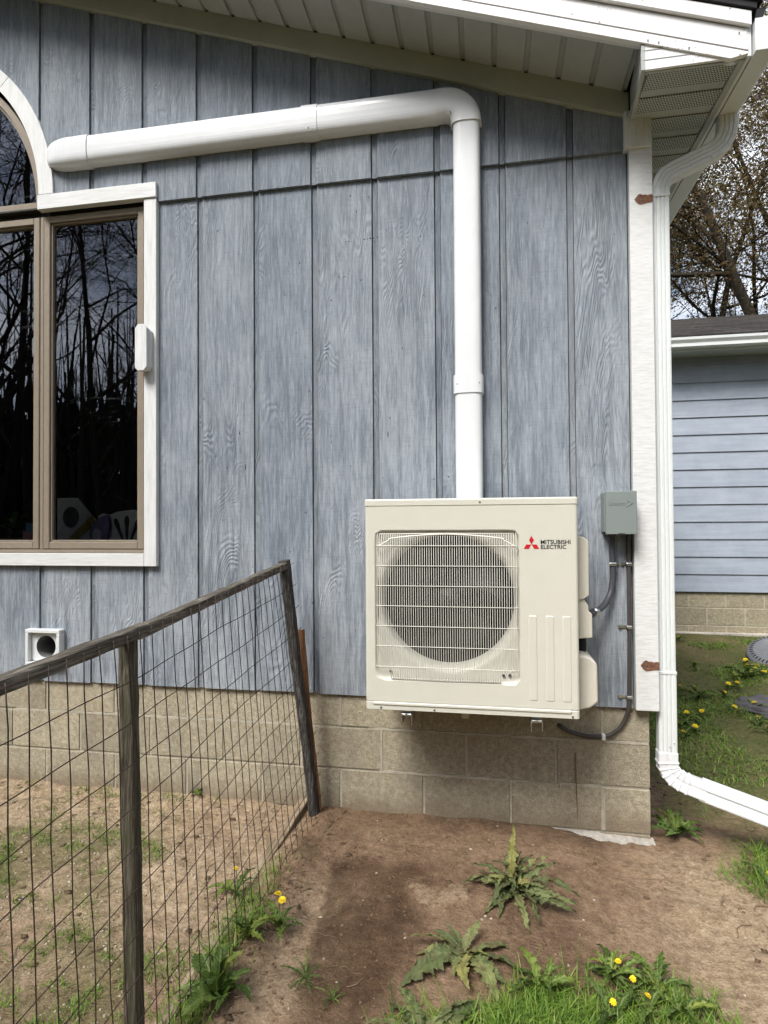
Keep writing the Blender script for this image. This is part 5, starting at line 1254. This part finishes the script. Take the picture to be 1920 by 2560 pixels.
def dandelion(x, y, h, label, group, nl=5, scale=1.0, seed=0, head=1.0):
    rg_ = random.Random(seed * 7 + 3); t = thing('dandelion', gp3(x, y), label, 'dandelion', group)
    o = link(bpy.data.objects.new('flower_head', FH[seed % 2])); o.parent = t; o.location = (0, 0, h); o.rotation_euler = (rg_.uniform(.1, .5), rg_.uniform(-.3, .3), rg_.random() * 6); o.scale = (head,) * 3
    s = link(bpy.data.objects.new('stem', STEM)); s.parent = t; s.scale = (1, 1, h)
    for i in range(nl):
        q = link(bpy.data.objects.new('leaf', dandp[i % 3])); q.parent = t; q.scale = (scale * rg_.uniform(.6, 1),) * 3; q.location = (0, 0, .005)
        q.rotation_euler = (Matrix.Rotation(6.283 * (i + rg_.random() * .6) / nl, 3, 'Z') @ Matrix.Rotation(-R(rg_.uniform(8, 40)), 3, 'Y')).to_euler()
lawn_d = [(1.62, 4.02, 'farthest dandelion, close to the garage wall beside the downspout'), (1.44, 2.94, 'lone dandelion in the thin grass behind the downspout'), (1.92, 3.09, 'dandelion nearest the round grey lid, uppermost of its bunch'), (1.86, 2.91, 'large dandelion left in the bunch below the grey lid'), (1.89, 2.81, 'wide dandelion in the middle of the bunch below the grey lid'), (1.95, 2.93, 'half hidden dandelion behind the bunch below the grey lid'), (1.93, 2.74, 'dandelion at the right frame edge below the grey lid'), (1.66, 2.61, 'dandelion left below the bunch by the grey lid'),
          (1.51, 2.36, 'left one of two dandelions side by side in mid lawn'), (1.59, 2.4, 'right one of two dandelions side by side in mid lawn'), (1.12, 2.26, 'dandelion touching the downspout edge in mid lawn'), (1.4, 2.14, 'small dandelion above the grey stone to its left'), (1.53, 1.94, 'dandelion in front of the grey stone'), (1.35, 1.81, 'flat dandelion left below the grey stone'), (1.09, 1.69, 'dandelion standing alone on the bare soil of the lawn'), (.98, 1.65, 'pale dandelion left of the one on the bare soil'), (.96, 1.41, 'pale dandelion in thick grass near the downspout'), (.85, 1.29, 'lowest lawn dandelion beside the downspout'), (1.4, 1.57, 'dandelion on a tall stem below the grey stone'), (1.43, 1.47, 'dandelion below the grey stone at the right frame edge')]
for i, (x, y, lb) in enumerate(lawn_d): dandelion(x, y, .055 if i != 18 else .08, lb, 'dandelions in the lawn', 4, .8, i, 1.0 if i < 10 else .9)
for i, (x, y, h, lb) in enumerate([(-1.31, -.70, .10, 'dandelion flower standing behind the fence mesh'), (-1.085, -.86, .12, 'double dandelion flower outside the fence by the clods'), (-1.065, -.875, .112, 'second head of the double dandelion outside the fence'), (.02, -.84, .055, 'topmost yellow flower in the bottom grass tuft'), (.05, -.90, .05, 'yellow flower amid leaves in the bottom grass tuft'), (.075, -.97, .06, 'brightest yellow flower in the bottom grass tuft'), (-.03, -1.02, .06, 'lowest yellow flower in the bottom grass tuft'), (.70, -.25, .06, 'yellow flower in the grass at the right frame edge')]):
    dandelion(x, y, h, lb, 'dandelions near the camera', 6 if i < 2 else 3, .8, 40 + i, .48 if i > 2 else .66)
for i, (x, y, lb) in enumerate([(.0, -.85, 'toothed green rosette at the upper edge of the bottom grass tuft'), (.13, -.86, 'second toothed rosette at the upper edge of the bottom grass tuft'), (-.22, -.97, 'broad toothed rosette inside the bottom grass tuft left of the yellow flowers'), (.17, -.95, 'small toothed rosette at the right side of the bottom grass tuft'), (1.2, 2.1, 'large leaf rosette in mid lawn'), (1.75, 2.7, 'leaf rosette under the bunch of dandelions'), (.9, 1.5, 'leaf rosette in thick grass near the downspout'), (1.05, 3.3, 'leaf rosette far back by the downspout')]):
    rosette('leaf_rosette', gp3(x, y), lb, 'weed', [(a * 36 + 9 * i, 10 + (a * 13) % 32, .62 + .07 * (a % 4) + (.35 if i in (4, 5) else 0), a % 3) for a in range(11)], 'dandelion_leaf', dandp, 'leaf rosettes')

# ------------------------------------------------------------------ grass and litter (uncountable)
def blades(name, pts, mat, label, seed, cat='grass'):
    """pts: list of (x,y,height,width,lean)"""
    rg_ = np.random.default_rng(seed); P = np.array(pts); n = len(P); ang = rg_.uniform(0, 2 * np.pi, n); ln = P[:, 4] * rg_.uniform(.4, 1.3, n)
    bz = ground_z(P[:, 0], P[:, 1]) - .004; dx, dy = np.cos(ang), np.sin(ang); h, w = P[:, 2], P[:, 3]
    sa = ang + np.pi / 2 + rg_.normal(0, .4, n); sx, sy = np.cos(sa), np.sin(sa)
    V = np.zeros((n, 7, 3))
    for k_, (t, ww) in enumerate([(0, 1), (.4, .9), (.75, .6)]):
        cx = P[:, 0] + dx * ln * h * t ** 1.8; cy = P[:, 1] + dy * ln * h * t ** 1.8; cz = bz + h * (t - .32 * np.minimum(ln, 1.6) * t * t)
        V[:, k_ * 2] = np.stack([cx + sx * w * ww / 2, cy + sy * w * ww / 2, cz], 1); V[:, k_ * 2 + 1] = np.stack([cx - sx * w * ww / 2, cy - sy * w * ww / 2, cz], 1)
    V[:, 6] = np.stack([P[:, 0] + dx * ln * h, P[:, 1] + dy * ln * h, bz + h * (1 - .32 * np.minimum(ln, 1.6))], 1)
    base = np.arange(n)[:, None] * 7
    tri = np.concatenate([base + np.array([a]) for a in ((0, 1, 3), (0, 3, 2), (2, 3, 5), (2, 5, 4), (4, 5, 6))], 0)
    me_ = bpy.data.meshes.new(name); me_.vertices.add(n * 7); me_.vertices.foreach_set('co', V.ravel()); me_.loops.add(tri.size); me_.loops.foreach_set('vertex_index', tri.ravel().astype(np.int32))
    me_.polygons.add(len(tri)); me_.polygons.foreach_set('loop_start', np.arange(len(tri)) * 3); me_.polygons.foreach_set('loop_total', np.full(len(tri), 3)); me_.update(calc_edges=True)
    tn = np.repeat(np.clip(rg_.normal(.5, .2, n), 0, 1), 7); ca_ = me_.color_attributes.new('tint', 'FLOAT_COLOR', 'POINT'); ca_.data.foreach_set('color', np.stack([tn, tn, tn, tn * 0 + 1], 1).astype(np.float32).ravel())
    me_.materials.append(MATS[mat]); o = link(bpy.data.objects.new(name, me_)); setp(o, label, cat, None, 'stuff'); return o
rg2 = np.random.default_rng(5)
def scatter(n, x0, x1, y0, y1, dens): 
    x = rg2.uniform(x0, x1, n); y = rg2.uniform(y0, y1, n); d = dens(x, y); k_ = rg2.random(n) < d; return x[k_], y[k_]
near = []
def tuft_mask(x, y):       # the tuft at the bottom edge: an outline with ragged rim
    w_ = (fbm(x * 9, y * 9, 3, 91) - .5) * .16
    top_ = np.interp(x, [-.62, -.45, -.30, -.12, .0, .10, .22, .30, .40], [-1.15, -1.06, -.945, -.885, -.84, -.80, -.80, -.88, -1.12])
    return sst(.055, -.13, y - top_ + w_) ** 1.4
x, y = scatter(30000, -.66, .40, -1.5, -.72, lambda a, b: tuft_mask(a, b) * (.35 + .65 * sst(.40, .55, fbm(a * 6, b * 6, 3, 93))))
near += [(a, b, h, w, l) for a, b, h, w, l in zip(x, y, rg2.uniform(.018, .082, len(x)), rg2.uniform(.0022, .005, len(x)), np.where(rg2.random(len(x)) < .35, rg2.uniform(1.4, 2.8, len(x)), rg2.uniform(.4, 1.2, len(x))))]
x, y = scatter(6000, .42, 1.2, -.55, .05, lambda a, b: sst(.0, .12, (a - .50) * .8 - np.abs(b + .24) * .55 + .10 * (fbm(a * 8, b * 8, 3, 95) - .5)))
near += [(a, b, h, w, l) for a, b, h, w, l in zip(x, y, rg2.uniform(.03, .10, len(x)), rg2.uniform(.002, .004, len(x)), rg2.uniform(.6, 1.6, len(x)))]
x, y = scatter(6500, -1.36, -1.08, -1.7, -.25, lambda a, b: np.exp(-((a + 1.22) / .06) ** 2) * sst(-.3, -.9, b + .35 * (fbm(a * 5, b * 5, 3, 97) - .5)) * .9)
near += [(a, b, h, w, l) for a, b, h, w, l in zip(x, y, rg2.uniform(.02, .075, len(x)), rg2.uniform(.002, .0042, len(x)), rg2.uniform(.4, 1.3, len(x)))]
blades('grass_tufts', near, 'blade', 'long green grass in tufts at the bottom and along the fence', 1)
x, y = scatter(52000, .42, 3.0, .1, 4.35, lambda a, b: sst(.47, .62, fbm(a * 2.1 + 3, b * 2.1, 4, 99) + .10 * sst(1.6, .5, b) + .05) * sst(.42, .6, a) * sst(-.1, .9, b - .25 * (a - .4)) * (.35 + .65 * sst(.5, 1.3, b)))
blades('lawn_grass', [(a, b, h, w, l) for a, b, h, w, l in zip(x, y, rg2.uniform(.012, .05, len(x)), rg2.uniform(.003, .0065, len(x)), rg2.uniform(.5, 1.8, len(x)))], 'blade', 'patchy green lawn between the house and the garage', 2)
x, y = scatter(60000, -3.2, -1.30, -1.75, .0, lambda a, b: sst(.46, .70, fbm(a * 2.6, b * 2.6, 4, 81)) * sst(.50, .66, fbm(a * 15, b * 15, 2, 83)) * (.5 + .5 * sst(-.3, -.8, b)) + .006)
blades('sparse_grass', [(a, b, h, w, l) for a, b, h, w, l in zip(x, y, rg2.uniform(.008, .038, len(x)), rg2.uniform(.0018, .0036, len(x)), rg2.uniform(.5, 1.6, len(x)))], 'blade', 'thin short grass and moss on the sandy soil inside the fence', 3)
x, y = scatter(5000, -3.2, 2.4, -1.7, 3.5, lambda a, b: .10 + .55 * ((a > .45) & (b > .1)) + .2 * (a < -1.3))
blades('dry_straw', [(a, b, h, w, l) for a, b, h, w, l in zip(x, y, rg2.uniform(.008, .03, len(x)), rg2.uniform(.0015, .003, len(x)), rg2.uniform(1.5, 3.5, len(x)))], 'dry_grass', 'dry straw and dead blades lying on the soil', 4, 'straw')
def bits(name, xs, ys, smin, smax, mat, label, seed, flat_=.6, cat='pebbles'):
    rg_ = np.random.default_rng(seed); n = len(xs); s = rg_.uniform(smin, smax, n) ** 1.0; z = ground_z(xs, ys)
    O = np.array([(1, 0, 0), (-1, 0, 0), (0, 1, 0), (0, -1, 0), (0, 0, 1), (0, 0, -1)], float); Fq = np.array([(0, 2, 4), (2, 1, 4), (1, 3, 4), (3, 0, 4), (2, 0, 5), (1, 2, 5), (3, 1, 5), (0, 3, 5)])
    V = np.repeat(O[None], n, 0) * rg_.uniform(.6, 1.2, (n, 6, 1)) * s[:, None, None]; V[:, :, 2] *= flat_
    a = rg_.uniform(0, 6.28, n); c_, s_ = np.cos(a)[:, None], np.sin(a)[:, None]; vx = V[:, :, 0] * 1.3 * c_ - V[:, :, 1] * s_; vy = V[:, :, 0] * 1.3 * s_ + V[:, :, 1] * c_
    V[:, :, 0] = vx + xs[:, None]; V[:, :, 1] = vy + ys[:, None]; V[:, :, 2] += (z + s * .1)[:, None]
    T = (np.arange(n)[:, None, None] * 6 + Fq[None]).reshape(-1, 3)
    me_ = bpy.data.meshes.new(name); me_.vertices.add(n * 6); me_.vertices.foreach_set('co', V.ravel()); me_.loops.add(T.size); me_.loops.foreach_set('vertex_index', T.ravel().astype(np.int32)); me_.polygons.add(len(T)); me_.polygons.foreach_set('loop_start', np.arange(len(T)) * 3); me_.polygons.foreach_set('loop_total', np.full(len(T), 3)); me_.update(calc_edges=True)
    me_.materials.append(MATS[mat]); o = link(bpy.data.objects.new(name, me_)); setp(o, label, cat, None, 'stuff')
x, y = scatter(5200, -3.2, 1.4, -1.7, .0, lambda a, b: .05 + .8 * (a < -1.28)); bits('pebbles', x, y, .0014, .0078, 'pebble', 'small pale pebbles strewn over the soil', 6)
x, y = scatter(14000, -3.0, 1.6, -1.7, .1, lambda a, b: (.10 + .12 * sst(.1, -.9, a)) * (a > -1.25) + .035 * (a < -1.25) + .78 * np.exp(-((a + 1.12) / .07) ** 2)); bits('soil_clods', x, y, .0016, .0085, 'soil', 'loose crumbs of soil', 8, .8, 'soil')
x, y = scatter(6500, -3.2, 2.6, -1.6, 3.8, lambda a, b: .06 + .14 * (a < -1.3) * (b < 0) + .55 * np.exp(-((a + 1.13) / .07) ** 2) * (b > -1.2) + .35 * (a > .5) * (b > .1)); bits('leaf_litter', x, y, .004, .016, 'litter', 'dead leaves and crumbs on the soil', 9, .18, 'leaf litter')

VV = []; FF = []; rt_ = random.Random(77)
for i in range(150):
    x0 = rt_.uniform(-2.9, 1.2); y0 = rt_.uniform(-1.5, -.05) if rt_.random() < .8 else rt_.uniform(.2, 2.5)
    if y0 > 0 and x0 < .6: x0 = rt_.uniform(.6, 2.0)
    if i % 3 == 0: x0 = -1.12 + rt_.gauss(0, .06)
    a_ = rt_.uniform(0, 6.28); L_ = rt_.uniform(.03, .13); pth = []
    for k_ in range(5):
        xx = x0 + math.cos(a_) * L_ * k_ / 4; yy = y0 + math.sin(a_) * L_ * k_ / 4; a_ += rt_.uniform(-.35, .35); pth.append((xx, yy, gz(xx, yy) + .002 + .004 * rt_.random()))
    v_, f_ = sweep(pth, circ(rt_.uniform(.0008, .0020), 4), (0, 0, 1)); o_ = len(VV); VV += [tuple(q) for q in v_]; FF += [tuple(q + o_ for q in f) for f in f_]
me_ = mesh('twigs', VV, FF); me_.materials.append(MATS['litter']); setp(link(bpy.data.objects.new('twigs', me_)), 'thin twigs and dry roots scattered on the soil', 'twigs', None, 'stuff')

# ------------------------------------------------------------------ lid and stone in the lawn
ld = thing('round_lid', (2.28, 3.28, -1.29), 'round dark grey plastic lid with slotted rim lying in the grass', 'lid')
LC = Vector((2.27, 3.28, -1.225)); LR = Matrix.Rotation(R(22), 3, 'X') @ Matrix.Rotation(R(-14), 3, 'Y')
prof_l = [(.255, -.030), (.258, -.022), (.250, -.010), (.225, .006), (.195, .014), (.175, .006), (.15, -.010), (.10, -.018), (.0, -.020)]
vs = []; fs = []; n = 48
for r_, z_ in prof_l:
    for i in range(n): vs.append(LC + LR @ Vector((r_ * math.cos(6.2832 * i / n), r_ * math.sin(6.2832 * i / n), z_)))
for i in range(len(prof_l) - 1):
    for j in range(n): fs.append((i * n + j, i * n + (j + 1) % n, (i + 1) * n + (j + 1) % n, (i + 1) * n + j))
obj('disc', mesh('disc', vs, fs), 'lid_plastic', ld, True)
for i in range(40):
    t = 6.2832 * i / 40; c_, s_ = math.cos(t), math.sin(t); q = []
    for r_, z_ in ((.196, .0155), (.228, .0065)):
        for w_ in (-.006, .006): q.append(LC + LR @ Vector((r_ * c_ - s_ * w_, r_ * s_ + c_ * w_, z_ + .0015)))
    obj('slot', mesh('slot', q, [(0, 1, 3, 2)]), 'cavity', ld)
sn_ = bmesh.new(); bmesh.ops.create_icosphere(sn_, subdivisions=4, radius=1)
for v_ in sn_.verts:
    p = v_.co.copy(); nn = float(fbm(p.x * 2 + 5, p.y * 2 + p.z * 3, 4, 111)) - .5
    v_.co = Vector((1.66 + p.x * .235 * (1 + nn * .5), 1.98 + p.y * .27 * (1 + nn * .6), gz(1.6, 1.95) + .005 + p.z * .05 * (1 + nn * 1.6)))
setp(obj('flat_stone', bm_mesh('flat_stone', sn_), 'dark_stone', None, True), 'flat dark grey stone half sunk in the lawn at the right frame edge', 'stone')
